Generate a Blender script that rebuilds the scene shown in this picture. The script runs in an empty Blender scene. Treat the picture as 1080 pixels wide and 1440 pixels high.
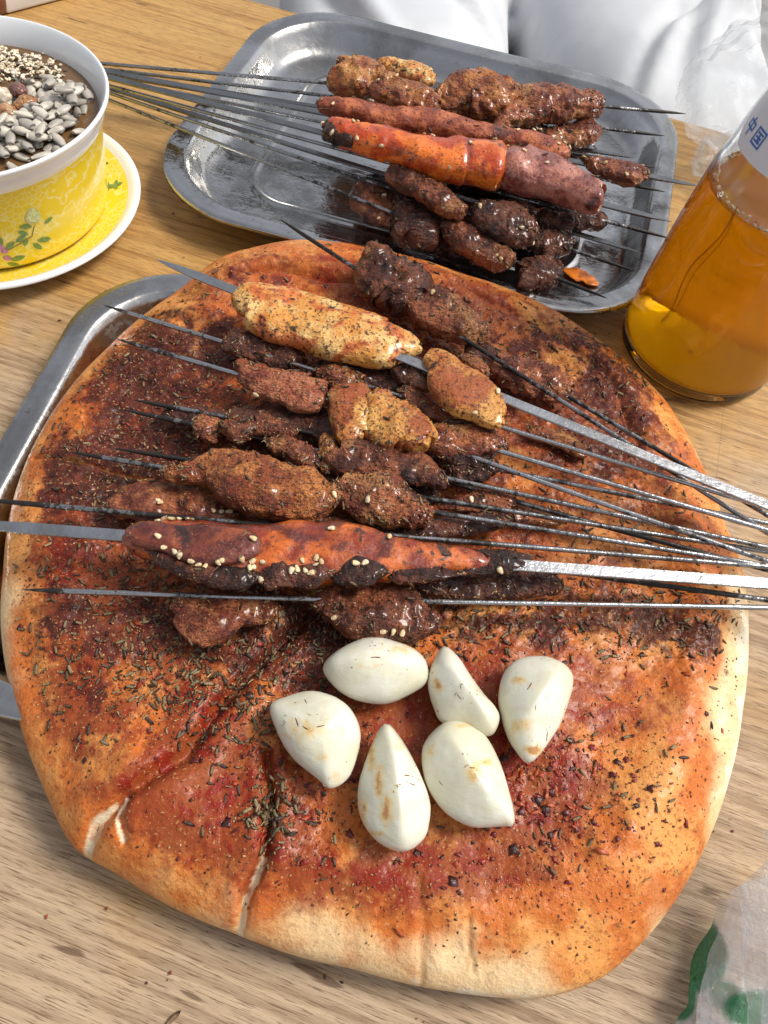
import bpy, bmesh, math, random
import numpy as np
from mathutils import Vector, Matrix

random.seed(7); RNG = np.random.default_rng(11)
SC = bpy.context.scene
COL = SC.collection

# ------------------------------------------------------------------ camera
CAM_H, TILT, ROLL, FPX = 0.27, math.radians(32), math.radians(10), 1050.0
cF = np.array([0, math.sin(TILT), -math.cos(TILT)])
_R = np.array([1.0, 0, 0]); _U = np.cross(_R, cF)
cR = math.cos(ROLL)*_R + math.sin(ROLL)*_U
cU = -math.sin(ROLL)*_R + math.cos(ROLL)*_U
CPOS = np.array([0, 0, CAM_H])
cam_data = bpy.data.cameras.new('camera'); cam = bpy.data.objects.new('camera', cam_data)
COL.objects.link(cam); SC.camera = cam
cam_data.sensor_fit = 'VERTICAL'; cam_data.sensor_height = 24.0; cam_data.lens = 24.0*FPX/1440.0
cam_data.clip_start = 0.01; cam_data.clip_end = 200
M = Matrix.Identity(4)
for i in range(3):
    M[i][0], M[i][1], M[i][2], M[i][3] = cR[i], cU[i], -cF[i], CPOS[i]
cam.matrix_world = M

# ------------------------------------------------------------------ sky, sun, exposure
SUN_EL, SUN_AZ = math.radians(52), math.radians(70)      # azimuth from +Y towards +X
world = bpy.data.worlds.new('World'); SC.world = world; world.use_nodes = True
wn = world.node_tree; wn.nodes.clear()
wo = wn.nodes.new('ShaderNodeOutputWorld'); wb = wn.nodes.new('ShaderNodeBackground')
sky = wn.nodes.new('ShaderNodeTexSky'); sky.sky_type = 'NISHITA'; sky.sun_disc = False
sky.sun_elevation = SUN_EL; sky.sun_rotation = SUN_AZ
sky.air_density = 1.0; sky.dust_density = 3.0; sky.ozone_density = 1.0
hs = wn.nodes.new('ShaderNodeHueSaturation'); hs.inputs['Saturation'].default_value = 0.32
wn.links.new(sky.outputs[0], hs.inputs['Color']); wn.links.new(hs.outputs[0], wb.inputs[0])
wb.inputs[1].default_value = 0.13
wn.links.new(wb.outputs[0], wo.inputs[0])
sun_d = bpy.data.lights.new('sun', 'SUN'); sun_d.energy = 2.5; sun_d.angle = math.radians(18)
sun_d.color = (1.0, 0.94, 0.85)
sun = bpy.data.objects.new('sun', sun_d); COL.objects.link(sun)
sd = Vector((math.sin(SUN_AZ)*math.cos(SUN_EL), math.cos(SUN_AZ)*math.cos(SUN_EL), math.sin(SUN_EL)))
sun.rotation_euler = sd.to_track_quat('Z', 'Y').to_euler(); sun.location = sd*3
vs = SC.view_settings
SC.display_settings.display_device = 'sRGB'
vs.view_transform = 'Standard'; vs.look = 'None'; vs.gamma = 1.0; vs.use_curve_mapping = False
vs.exposure = 0.30
SC.cycles.max_bounces = 10; SC.cycles.transmission_bounces = 10; SC.cycles.transparent_max_bounces = 16
SC.cycles.sample_clamp_indirect = 10.0

# ------------------------------------------------------------------ pixel <-> place
def at(px, py, z=0.0):
    d = cF*FPX + cR*(px-540) - cU*(py-720)
    return CPOS + d*((z-CAM_H)/d[2])
def proj(P):
    v = np.asarray(P, float) - CPOS; d = v@cF
    return np.stack([540+FPX*(v@cR)/d, 720-FPX*(v@cU)/d], -1)
def pxs(P):                       # metres per photo pixel at a place
    return float((np.asarray(P)-CPOS)@cF)/FPX

# ------------------------------------------------------------------ noise
def _h(ix, iy, iz, seed):
    with np.errstate(over='ignore'):
        n = (ix.astype(np.uint32)*np.uint32(374761393) + iy.astype(np.uint32)*np.uint32(668265263)
             + iz.astype(np.uint32)*np.uint32(2147483647) + np.uint32((seed*1274126177) & 0xffffffff))
        n = (n ^ (n >> np.uint32(13)))*np.uint32(1274126177)
        n = (n ^ (n >> np.uint32(16)))*np.uint32(2246822519)
        n = n ^ (n >> np.uint32(15))
    return n.astype(np.float64)/4294967295.0
def vnoise(P, scale, seed=0):
    p = np.asarray(P, float)/scale
    if p.shape[-1] == 2: p = np.concatenate([p, np.zeros(p.shape[:-1]+(1,))], -1)
    i = np.floor(p).astype(np.int64); f = p-i; f = f*f*f*(f*(f*6-15)+10)
    r = 0
    for dx in (0, 1):
        for dy in (0, 1):
            for dz in (0, 1):
                w = (f[..., 0] if dx else 1-f[..., 0])*(f[..., 1] if dy else 1-f[..., 1])*(f[..., 2] if dz else 1-f[..., 2])
                r = r + w*_h(i[..., 0]+dx, i[..., 1]+dy, i[..., 2]+dz, seed)
    return r*2-1
def fbm(P, scale, octv=4, seed=0, gain=0.5):
    r = 0; a = 1; t = 0
    for o in range(octv):
        r = r + a*vnoise(P, scale/2**o, seed+o*17); t += a; a *= gain
    return r/t
def sstep(a, b, x):
    t = np.clip((x-a)/(b-a), 0, 1); return t*t*(3-2*t)

# ------------------------------------------------------------------ mesh and object helpers
def mesh_np(name, V, faces, smooth=True):
    """faces: list of int arrays (m,k)"""
    me = bpy.data.meshes.new(name); V = np.ascontiguousarray(V, np.float32)
    faces = [np.asarray(f, np.int32) for f in faces if len(f)]
    me.vertices.add(len(V)); me.vertices.foreach_set('co', V.ravel())
    L = np.concatenate([f.ravel() for f in faces]).astype(np.int32)
    st = []; o = 0
    for f in faces:
        st.append(o+np.arange(len(f), dtype=np.int32)*f.shape[1]); o += f.size
    st = np.concatenate(st).astype(np.int32)
    me.loops.add(len(L)); me.loops.foreach_set('vertex_index', L)
    me.polygons.add(len(st)); me.polygons.foreach_set('loop_start', st)
    me.polygons.foreach_set('use_smooth', np.full(len(st), smooth))
    me.update(calc_edges=True); me.validate()
    return me
def add_col(me, name, rgb):
    a = me.attributes.new(name, 'FLOAT_COLOR', 'POINT')
    c = np.ones((len(me.vertices), 4), np.float32); c[:, :rgb.shape[1]] = rgb
    a.data.foreach_set('color', c.ravel())
def obj(name, me, mat=None, parent=None, loc=None):
    o = bpy.data.objects.new(name, me); COL.objects.link(o)
    if mat is not None and not me.materials: me.materials.append(mat)
    if parent is not None: o.parent = parent
    if loc is not None: o.location = loc
    return o
def thing(name, label, cat, loc=(0, 0, 0), group=None):
    o = bpy.data.objects.new(name, None); COL.objects.link(o); o.location = loc
    o.empty_display_size = 0.01
    return tag(o, label, cat, group)
def tag(o, label=None, cat=None, group=None, kind=None):
    if label: o['label'] = label
    if cat: o['category'] = cat
    if group: o['group'] = group
    if kind: o['kind'] = kind
    return o
def grid_faces(n, m, closed=True):
    i = np.arange(n-1)[:, None]; j = np.arange(m if closed else m-1)[None]
    a = i*m+j; b = i*m+(j+1) % m
    return np.stack([a, b, b+m, a+m], -1).reshape(-1, 4)
def lathe(prof, m=64, center=(0, 0, 0), cap0=False, cap1=False):
    prof = np.array(prof, float); a = np.linspace(0, 2*np.pi, m, endpoint=False)
    V = np.stack([prof[:, None, 0]*np.cos(a), prof[:, None, 0]*np.sin(a), np.repeat(prof[:, 1:2], m, 1)], -1).reshape(-1, 3)
    F = [grid_faces(len(prof), m)]
    if cap0:
        V = np.vstack([V, [[0, 0, prof[0, 1]]]]); k = len(V)-1; j = np.arange(m)
        F.append(np.stack([np.full(m, k), (j+1) % m, j], -1))
    if cap1:
        V = np.vstack([V, [[0, 0, prof[-1, 1]]]]); k = len(V)-1; j = np.arange(m); b = (len(prof)-1)*m
        F.append(np.stack([np.full(m, k), b+j, b+(j+1) % m], -1))
    return V+np.array(center), F
def smooth_prof(pts, n=40):
    """Catmull-Rom through 2-D points"""
    p = np.array(pts, float); p = np.vstack([2*p[0]-p[1], p, 2*p[-1]-p[-2]]); out = []
    for k in range(1, len(p)-2):
        t = np.linspace(0, 1, n//(len(p)-3)+2, endpoint=False)[:, None]
        a, b, c, d = p[k-1], p[k], p[k+1], p[k+2]
        out.append(0.5*((2*b)+(-a+c)*t+(2*a-5*b+4*c-d)*t*t+(-a+3*b-3*c+d)*t**3))
    out.append(p[-2][None]); return np.vstack(out)
def blob(path, n=60, m=40, power=2.2, amp=0.12, scale=0.01, seed=0, fine=0.03, endp=2.6, lob=0.0, sharp=None, seg=None, facet=0):
    """closed lump along a path of (x,y,z,half width,half height)"""
    path = np.array(path, float)
    s = np.r_[0, np.cumsum(np.linalg.norm(np.diff(path[:, :3], axis=0), axis=1))]; s /= s[-1]
    u = 0.5-0.5*np.cos(np.linspace(0, np.pi, n)); u[0] = 0; u[-1] = 1
    C = np.stack([np.interp(u, s, path[:, k]) for k in range(5)], -1)
    for _ in range(3): C[1:-1] = 0.25*C[:-2]+0.5*C[1:-1]+0.25*C[2:]
    if sharp is None:
        e = np.clip(1-np.abs(2*u-1)**endp, 0, 1)**(1/endp)
    else:
        e = np.clip(1-np.abs(2*u-1)**sharp[0], 0, 1)**sharp[1]
    if seg: sw = (u*seg[0]+.3) % 1.0; e = e*(1+seg[1]*(sw**2-.5)*(1-sstep(.86, 1, sw))-seg[1]*.5*sstep(.86, 1, sw))
    e = np.maximum(e, 0.02)
    T = np.gradient(C[:, :3], axis=0); T /= np.linalg.norm(T, axis=1)[:, None]+1e-12
    S = np.cross(T, [0, 0, 1.0]); S /= np.linalg.norm(S, axis=1)[:, None]+1e-12
    U = np.cross(S, T)
    ph = np.linspace(0, 2*np.pi, m, endpoint=False); c, sn = np.cos(ph), np.sin(ph)
    rr = (np.abs(c)**power+np.abs(sn)**power)**(-1/power)
    if lob: rr = rr*(1+lob*np.cos(3*ph+seed))
    off = (S[:, None]*(c*rr)[None, :, None])*(C[:, 3]*e)[:, None, None] + (U[:, None]*(sn*rr)[None, :, None])*(C[:, 4]*e)[:, None, None]
    V = (C[:, None, :3]+off).reshape(-1, 3); off = off.reshape(-1, 3)
    if facet: V = facet_cut(V, facet, np.random.default_rng(seed+7), path)
    if amp:
        ln = np.linalg.norm(off, axis=1)[:, None]+1e-9; w = path[:, 3].mean()
        d = amp*fbm(V, scale, 3, seed)+fine*fbm(V, scale*0.2, 3, seed+5, .65)
        d = d + 1.1*amp*(.35-np.abs(fbm(V, scale*0.55, 3, seed+9, .6)))
        V = V+off/ln*(d[:, None]*w*np.clip(ln/w*1.6, 0, 1))
    j = np.arange(m); k0 = len(V)
    V = np.vstack([V, V[:m].mean(0), V[-m:].mean(0)])
    F = [grid_faces(n, m), np.stack([np.full(m, k0), (j+1) % m, j], -1),
         np.stack([np.full(m, k0+1), (n-1)*m+j, (n-1)*m+(j+1) % m], -1)]
    return V, [f[:, ::-1] for f in F]
def poly_axis(poly, k=18):
    """(x, y, half width) samples along the long axis of an outline"""
    p = np.array(poly, float); d = []
    for i in range(len(p)):                                  # even resampling
        a, b = p[i], p[(i+1) % len(p)]; m = max(2, int(np.linalg.norm(b-a)/3)); d.append(a+(b-a)*np.linspace(0, 1, m, endpoint=False)[:, None])
    d = np.vstack(d); c = d.mean(0); w, v = np.linalg.eigh(np.cov((d-c).T)); ax = v[:, 1]
    if ax[0] < 0: ax = -ax
    pe = np.array([-ax[1], ax[0]]); t = (d-c)@ax; h = (d-c)@pe; t0, t1 = t.min(), t.max(); out = []
    for f in (1-np.cos(np.linspace(0, np.pi, k)))/2:
        tt = t0+(t1-t0)*f; bw = max((t1-t0)*.035, 2.0); q = np.abs(t-tt) < bw
        if q.sum() < 2: q = np.argsort(np.abs(t-tt))[:3]
        lo, hi = h[q].min(), h[q].max(); fe = min(min(f, 1-f)/.13, 1.0); mw = max(h.max()-h.min(), 4)*.5; sh_ = math.sqrt(max(1-(1-fe)**2, .0))
        mid_, hf = (lo+hi)/2, min((hi-lo)/2, mw*sh_+1.0); lo, hi = mid_-hf, mid_+hf; m = c+ax*tt+pe*(lo+hi)/2; out.append((m[0], m[1], max((hi-lo)/2, 2.0)))
    return out
def facet_cut(V, K, rng, path, lim=(.60, .88)):
    """flatten the lump against a few random planes, as a knife and the grill do"""
    C = np.array(path)[:, :3]; c = V.mean(0)
    for _ in range(K):
        dv = rng.normal(size=3); dv[2] = abs(dv[2])+1.0; dv /= np.linalg.norm(dv)
        seg = C[rng.integers(len(C))]; loc = np.exp(-(np.linalg.norm(V-seg, axis=1)/(.012))**2)
        x = (V-c)@dv; xs = x[loc > .3] if (loc > .3).sum() > 10 else x
        hmax = xs.max(); hmin = np.median(xs); cut = hmin+(hmax-hmin)*rng.uniform(*lim)
        V = V-dv*(np.clip(x-cut, 0, None)*.85*np.clip(loc*1.6, 0, 1))[:, None]
    return V
def vnormals(V, F):
    N = np.zeros_like(V)
    for f in F:
        a, b, c = V[f[:, 0]], V[f[:, 1]], V[f[:, 2]]
        nn = np.cross(b-a, c-a)
        for k in range(f.shape[1]): np.add.at(N, f[:, k], nn)
    return N/(np.linalg.norm(N, axis=1)[:, None]+1e-15)
def merge(parts):
    Vs, Fs, o = [], {}, 0
    for V, F in parts:
        Vs.append(V)
        for f in F: Fs.setdefault(f.shape[1], []).append(f+o)
        o += len(V)
    return np.vstack(Vs), [np.vstack(v) for v in Fs.values()]

# ------------------------------------------------------------------ materials
class NT:
    def __init__(s, name):
        s.m = bpy.data.materials.new(name); s.m.use_nodes = True; s.t = s.m.node_tree
        s.p = s.t.nodes['Principled BSDF']; s.out = s.t.nodes['Material Output']
        s.tc = s.t.nodes.new('ShaderNodeTexCoord')
    def n(s, ty, **kw):
        x = s.t.nodes.new(ty)
        for k, v in kw.items(): setattr(x, k, v)
        return x
    def l(s, a, b): s.t.links.new(a, b)
    def inp(s, sock, v):
        if hasattr(v, 'is_output'): s.l(v, sock)
        else:
            if sock.type == 'RGBA' and len(v) == 3: v = (*v, 1)
            sock.default_value = v
    def mapped(s, scale=(1, 1, 1), rot=(0, 0, 0), coord='Object', rnd=False):
        mp = s.n('ShaderNodeMapping'); mp.inputs['Scale'].default_value = scale; mp.inputs['Rotation'].default_value = rot
        src = s.tc.outputs[coord]
        if rnd:
            oi = s.n('ShaderNodeObjectInfo'); mu = s.n('ShaderNodeVectorMath', operation='MULTIPLY_ADD')
            mu.inputs[0].default_value = (1, 1, 1)
            cmb = s.n('ShaderNodeCombineXYZ')
            for k in range(3): s.l(oi.outputs['Random'], cmb.inputs[k])
            s.l(cmb.outputs[0], mu.inputs[0]); mu.inputs[1].default_value = (3.1, 5.7, 7.3); s.l(src, mu.inputs[2])
            src = mu.outputs[0]
        s.l(src, mp.inputs[0]); return mp.outputs[0]
    def noise(s, scale, detail=4, rough=0.55, vec=None, dist=0):
        x = s.n('ShaderNodeTexNoise'); x.inputs['Scale'].default_value = scale; x.inputs['Detail'].default_value = detail
        x.inputs['Roughness'].default_value = rough; x.inputs['Distortion'].default_value = dist
        s.l(vec if vec is not None else s.tc.outputs['Object'], x.inputs['Vector'])
        k = s.n('ShaderNodeMapRange'); s.l(x.outputs['Fac'], k.inputs[0]); k.inputs[1].default_value = 0.27; k.inputs[2].default_value = 0.73; return k.outputs[0]
    def vor(s, scale, vec=None, out='Distance', feat='F1'):
        x = s.n('ShaderNodeTexVoronoi', feature=feat); x.inputs['Scale'].default_value = scale
        s.l(vec if vec is not None else s.tc.outputs['Object'], x.inputs['Vector']); return x.outputs[out]
    def ramp(s, fac, lo, hi, a=0.0, b=1.0):
        x = s.n('ShaderNodeMapRange', interpolation_type='SMOOTHSTEP')
        s.l(fac, x.inputs[0]); x.inputs[1].default_value = lo; x.inputs[2].default_value = hi
        x.inputs[3].default_value = a; x.inputs[4].default_value = b; return x.outputs[0]
    def math(s, op, a, b=0.0, c=0.0):
        x = s.n('ShaderNodeMath', operation=op)
        s.inp(x.inputs[0], a); s.inp(x.inputs[1], b); s.inp(x.inputs[2], c); return x.outputs[0]
    def mix(s, fac, a, b):
        x = s.n('ShaderNodeMix', data_type='RGBA'); s.inp(x.inputs[0], fac); s.inp(x.inputs[6], a); s.inp(x.inputs[7], b)
        return x.outputs[2]
    def attr(s, name): 
        x = s.n('ShaderNodeAttribute'); x.attribute_name = name; return x
    def sep(s, c):
        x = s.n('ShaderNodeSeparateColor'); s.l(c, x.inputs[0]); return x.outputs
    def bump(s, h, strength=0.5, dist=0.001, base=None):
        x = s.n('ShaderNodeBump'); x.inputs['Strength'].default_value = strength; x.inputs['Distance'].default_value = dist
        s.l(h, x.inputs['Height'])
        if base is not None: s.l(base, x.inputs['Normal'])
        return x.outputs[0]
    def set(s, **kw):
        names = {'color': 'Base Color', 'rough': 'Roughness', 'metal': 'Metallic', 'normal': 'Normal', 'ior': 'IOR',
                 'trans': 'Transmission Weight', 'coat': 'Coat Weight', 'coatr': 'Coat Roughness', 'spec': 'Specular IOR Level',
                 'sss': 'Subsurface Weight', 'sssr': 'Subsurface Radius', 'ssss': 'Subsurface Scale', 'alpha': 'Alpha', 'sheen': 'Sheen Weight'}
        for k, v in kw.items(): s.inp(s.p.inputs[names[k]], v)
        return s.m

def mat_wood():
    t = NT('worn_wood'); g = 0.0
    v1 = t.mapped((16, 380, 20), (0, 0, g)); v2 = t.mapped((110, 2300, 60), (0, 0, g)); v3 = t.mapped((5, 60, 5), (0, 0, g))
    n3 = t.noise(1, 3, 0.5, v3, 0.6); n1 = t.noise(1, 5, 0.6, v1, 0.35); n2 = t.noise(1, 3, 0.6, v2)
    c = t.mix(t.ramp(n1, 0.1, 0.8), (0.30, 0.150, 0.042), (0.52, 0.295, 0.095))
    c = t.mix(t.ramp(n3, 0.35, 0.7, 0, 0.5), c, (0.56, 0.34, 0.12))
    # sky gloss on the near side of the table, painted in as greyer wood
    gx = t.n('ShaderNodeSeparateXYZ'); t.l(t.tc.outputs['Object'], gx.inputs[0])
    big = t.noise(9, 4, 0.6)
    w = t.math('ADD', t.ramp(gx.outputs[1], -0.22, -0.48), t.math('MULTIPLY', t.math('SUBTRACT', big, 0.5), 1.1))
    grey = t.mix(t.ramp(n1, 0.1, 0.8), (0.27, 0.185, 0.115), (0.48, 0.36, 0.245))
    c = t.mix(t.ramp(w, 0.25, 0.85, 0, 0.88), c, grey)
    c = t.mix(t.ramp(n2, 0.55, 0.85, 0, 0.8), c, (0.11, 0.060, 0.026))
    kn = t.noise(1, 2, 0.5, t.mapped((26, 120, 20), (0, 0, g)))
    c = t.mix(t.ramp(kn, 0.88, 0.97, 0, 0.75), c, (0.085, 0.04, 0.016))
    sc = t.vor(1, t.mapped((14, 5, 8), (0, 0, math.radians(62))), 'Distance', 'DISTANCE_TO_EDGE')
    c = t.mix(t.math('MULTIPLY', t.ramp(sc, 0.005, 0.0, 0, .35), t.ramp(big, 0.55, 0.8)), c, (0.10, 0.06, 0.03))
    h = t.math('ADD', t.math('MULTIPLY', n2, -0.7), n1)
    return t.set(color=c, rough=t.ramp(n1, 0.2, 0.8, 0.52, 0.38), normal=t.bump(h, 0.35, 0.0012), spec=0.35)
def mat_steel(name='tray_steel', base=0.50, r0=0.08, r1=0.24, grime=0.6):
    t = NT(name); n = t.noise(22, 5, 0.65); f = t.noise(160, 4, 0.7); s = t.noise(1, 3, 0.6, t.mapped((8, 500, 60), (0, 0, 0.4)))
    c = t.mix(t.ramp(n, 0.35, 0.75, 0, grime), (base*1.02, base, base*.975), (base*0.44, base*0.43, base*0.42))
    spots = t.ramp(f, 0.84, 0.93, 0, 0.5)
    c = t.mix(spots, c, (0.10, 0.075, 0.05))
    r = t.math('ADD', t.ramp(n, 0.3, 0.75, r0, r1), t.math('MULTIPLY', t.ramp(f, 0.5, 0.9), 0.12))
    h = t.math('ADD', t.math('MULTIPLY', n, 0.6), t.math('MULTIPLY', s, 0.05))
    return t.set(color=c, metal=1.0, rough=r, normal=t.bump(h, 0.25, 0.003))
def mat_rod(name, soot=0.5, base=0.62):
    t = NT(name); v = t.mapped((1, 1, 1), rnd=True)
    n = t.noise(60, 3, 0.6, v); f = t.noise(420, 4, 0.7, v); a = t.attr('soot').outputs['Fac']
    s = t.ramp(t.math('ADD', t.math('ADD', a, t.math('MULTIPLY', t.math('SUBTRACT', n, 0.5), 0.9)), t.math('MULTIPLY', t.math('SUBTRACT', f, 0.5), 0.9)), 1.0-soot, 1.35-soot)
    c = t.mix(s, (base, base, base*1.02), (0.016, 0.013, 0.011))
    c = t.mix(t.ramp(n, 0.2, 0.9, 0, 0.5), c, t.mix(s, (base*0.45, base*0.42, base*0.38), (0.016, 0.013, 0.011)))
    return t.set(color=c, metal=t.math('SUBTRACT', 1.0, t.math('MULTIPLY', s, 0.9)), rough=t.math('ADD', 0.24, t.math('MULTIPLY', s, 0.25)),
                 normal=t.bump(f, 0.35, 0.0004))
def mat_naan():
    t = NT('seasoned_naan'); a = t.sep(t.attr('paint').outputs['Color']); dark, red, pale = a[0], a[1], a[2]
    bare = t.ramp(t.noise(30, 3, 0.55, t.mapped((1, 1, 1), (.3, .1, .7))), .60, .85)
    red = t.math('SUBTRACT', red, t.math('MULTIPLY', bare, .65)); dark = t.math('SUBTRACT', dark, t.math('MULTIPLY', bare, .45))
    crumb = t.sep(t.attr('tear').outputs['Color'])
    n1 = t.noise(48, 5, 0.6); n2 = t.noise(190, 5, 0.65); n3 = t.noise(700, 3, 0.6); n4 = t.noise(95, 4, 0.6, t.mapped((1, 1, 1), (0.4, 0.2, 1.0)))
    c = t.mix(t.ramp(n1, 0.3, 0.7), (0.55, 0.150, 0.030), (0.72, 0.315, 0.085))
    e1 = t.math('ADD', pale, t.math('MULTIPLY', t.math('SUBTRACT', n1, 0.5), 0.55))
    c = t.mix(t.ramp(e1, 0.30, 1.0), c, (0.80, 0.57, 0.31))
    c = t.mix(t.ramp(t.math('ADD', pale, t.math('MULTIPLY', t.math('SUBTRACT', n4, 0.5), 0.8)), 0.95, 1.35), c, (0.84, 0.74, 0.56))
    mid = t.math('ADD', t.math('MULTIPLY', t.math('SUBTRACT', n1, 0.5), 0.5), t.math('MULTIPLY', t.math('SUBTRACT', n2, 0.5), 0.6))
    c = t.mix(t.ramp(t.math('ADD', red, mid), 0.12, 0.85, 0, 0.92), c, (0.25, 0.044, 0.014))
    c = t.mix(t.math('MULTIPLY', t.ramp(t.math('ADD', n4, t.math('MULTIPLY', n2, 0.4)), 0.72, 0.86), t.math('MULTIPLY', red, 0.95)), c, (0.24, 0.020, 0.010))
    dk = t.math('ADD', dark, t.math('ADD', t.math('MULTIPLY', t.math('SUBTRACT', n4, 0.5), 0.75), t.math('MULTIPLY', t.math('SUBTRACT', n2, 0.5), 0.7)))
    c = t.mix(t.ramp(dk, 0.30, 0.80, 0, 0.93), c, (0.080, 0.020, 0.014))
    c = t.mix(t.ramp(dk, 0.85, 1.3, 0, 0.85), c, (0.028, 0.011, 0.008))
    sp = t.math('MULTIPLY', t.ramp(n3, 0.62, 0.78), t.math('SUBTRACT', 1.0, t.math('MULTIPLY', pale, 0.85)))
    c = t.mix(t.math('MULTIPLY', sp, 0.55), c, (0.20, 0.035, 0.012))
    lt = t.ramp(t.noise(900, 2, 0.5), 0.80, 0.90, 0, 0.5)
    c = t.mix(lt, c, (0.62, 0.36, 0.16))
    c = t.mix(t.math('MULTIPLY', crumb[0], t.ramp(n2, .15, .6, .45, 1)), c, (0.82, 0.68, 0.46))
    c = t.mix(crumb[1], c, (0.34, 0.13, 0.03))
    h = t.math('ADD', t.math('MULTIPLY', n2, 0.8), t.math('MULTIPLY', n3, 0.45))
    nb = t.bump(h, 0.6, 0.0007)
    r = t.ramp(t.math('ADD', n1, t.math('MULTIPLY', pale, 0.5)), 0.2, 1.0, 0.22, 0.60)
    return t.set(color=c, rough=r, normal=nb, spec=0.18, coat=0.10, coatr=0.12, sss=0.08, ssss=0.004, sssr=(1.0, 0.5, 0.25))
def mat_meat(name, a, b, fat, fatamt, char=0.5, spice=0.5, gloss=0.35, sss=0.05, bd=0.0016, coat=.45):
    t = NT(name); v = t.mapped((1, 1, 1), rnd=True)
    n1 = t.noise(95, 5, 0.6, v); n2 = t.noise(380, 5, 0.65, v); n3 = t.noise(1100, 2, 0.5, v); n4 = t.noise(55, 3, 0.5, v, 0.6)
    n5 = t.noise(720, 2, 0.5, v)
    c = t.mix(t.ramp(n1, 0.32, 0.68), a, b)
    c = t.mix(t.ramp(t.math('ADD', n4, t.math('MULTIPLY', n2, 0.3)), 0.95-fatamt*0.6, 1.2-fatamt*0.6, 0, 0.9), c, fat)
    c = t.mix(t.ramp(n2, 0.55, 0.80, 0, 0.75*spice), c, (0.19, 0.030, 0.014))
    c = t.mix(t.ramp(n5, 0.68, 0.82, 0, spice), c, (0.055, 0.022, 0.012))
    c = t.mix(t.ramp(n3, 0.80, 0.92, 0, 0.5*spice), c, (0.55, 0.30, 0.12))
    ch = t.math('ADD', t.noise(75, 4, 0.65, v), t.math('MULTIPLY', t.math('SUBTRACT', n2, 0.5), 0.5))
    c = t.mix(t.ramp(ch, 0.86-char*0.4, 1.06-char*0.4, 0, 0.9), c, (0.016, 0.010, 0.009))
    fb = t.noise(1, 3, 0.6, t.mapped((170, 800, 800), (0, 0, .25), rnd=True), .4)
    ve = t.vor(1, t.mapped((150, 480, 480), (0, 0, .2), rnd=True), 'Distance', 'DISTANCE_TO_EDGE'); vl = t.ramp(ve, .09, .0)
    kk = 1 if bd > .001 else .25
    c = t.mix(t.ramp(fb, .50, .90, 0, .45*kk), c, (0.030, 0.012, 0.008)); c = t.mix(t.math('MULTIPLY', vl, .25*kk), c, (0.035, 0.012, 0.008))
    h = t.math('ADD', t.math('ADD', t.math('MULTIPLY', n1, 0.6), t.math('MULTIPLY', n2, 0.7)), t.math('ADD', t.math('MULTIPLY', n5, 0.3), t.math('MULTIPLY', t.math('ADD', fb, t.math('MULTIPLY', vl, .4*kk)), -0.55)))
    return t.set(color=c, rough=t.ramp(n2, 0.2, 0.8, gloss, gloss+0.3), normal=t.bump(h, 0.9, bd), spec=0.22, coat=coat, coatr=0.15,
                 sss=sss, ssss=0.003, sssr=(1.0, 0.35, 0.2))
def mat_simple(name, c, rough=0.5, var=0.25, scale=300, **kw):
    t = NT(name); n = t.noise(scale, 3, 0.6, t.mapped((1, 1, 1), rnd=True))
    col = t.mix(t.ramp(n, 0.3, 0.7), tuple(x*(1-var) for x in c), tuple(min(1, x*(1+var)) for x in c))
    return t.set(color=col, rough=rough, normal=t.bump(n, 0.3, 0.0003), **kw)
def mat_tint(name, rough=0.5):
    t = NT(name); a = t.attr('tint').outputs['Color']; n = t.noise(1500, 3, 0.6)
    col = t.mix(t.ramp(n, 0.45, 0.9, 0, 0.4), a, (0.06, 0.03, 0.018))
    return t.set(color=col, rough=rough, normal=t.bump(n, 0.5, 0.0003))
def mat_garlic():
    t = NT('peeled_garlic'); v = t.mapped((1, 1, 1), rnd=True); n = t.noise(60, 4, 0.6, v); f = t.noise(420, 4, 0.65, v)
    s = t.noise(1, 3, 0.6, t.mapped((90, 900, 900)))
    c = t.mix(t.ramp(n, 0.3, 0.7), (0.66, 0.63, 0.475), (0.72, 0.705, 0.59))
    f2 = t.noise(260, 4, 0.7, v); n = t.math('MULTIPLY', n, .5)
    st = t.math('ADD', t.math('MULTIPLY', t.attr('stain').outputs['Fac'], 1.0), t.math('ADD', n, t.math('MULTIPLY', t.math('SUBTRACT', f2, 0.5), 0.95)))
    c = t.mix(t.ramp(st, 0.45, 1.15, 0, 0.65), c, (0.72, 0.46, 0.11))
    c = t.mix(t.ramp(st, 0.98, 1.45, 0, 0.7), c, (0.42, 0.13, 0.02))
    return t.set(color=c, rough=0.24, coat=.2, coatr=.1, normal=t.bump(t.math('ADD', t.math('MULTIPLY', s, 0.8), f), 0.12, 0.0006), sss=0.15, ssss=0.003,
                 sssr=(1.0, 0.9, 0.55), spec=0.5)

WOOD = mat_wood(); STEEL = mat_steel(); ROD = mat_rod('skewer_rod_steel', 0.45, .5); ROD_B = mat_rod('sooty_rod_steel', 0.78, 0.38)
BLADE = mat_rod('blade_steel', 0.42, 0.50); BLADE_D = mat_rod('dull_blade_steel', 0.55, 0.24)
NAAN = mat_naan(); GARLIC = mat_garlic(); SEED = mat_tint('seed_skin', 0.5); FLAKE = mat_tint('chilli_skin', 0.32)
LAMB = mat_meat('grilled_lamb', (0.085, 0.023, 0.013), (0.31, 0.096, 0.042), (0.42, 0.18, 0.065), 0.20, 0.44, 0.55, .30)
LAMB_D = mat_meat('dark_grilled_lamb', (0.045, 0.015, 0.011), (0.165, 0.055, 0.030), (0.27, 0.11, 0.05), 0.12, 0.48, 0.4, .30)
LAMB_R = mat_meat('red_spiced_lamb', (0.17, 0.036, 0.017), (0.46, 0.150, 0.060), (0.55, 0.25, 0.085), 0.36, 0.34, 0.65, .28)
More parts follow.
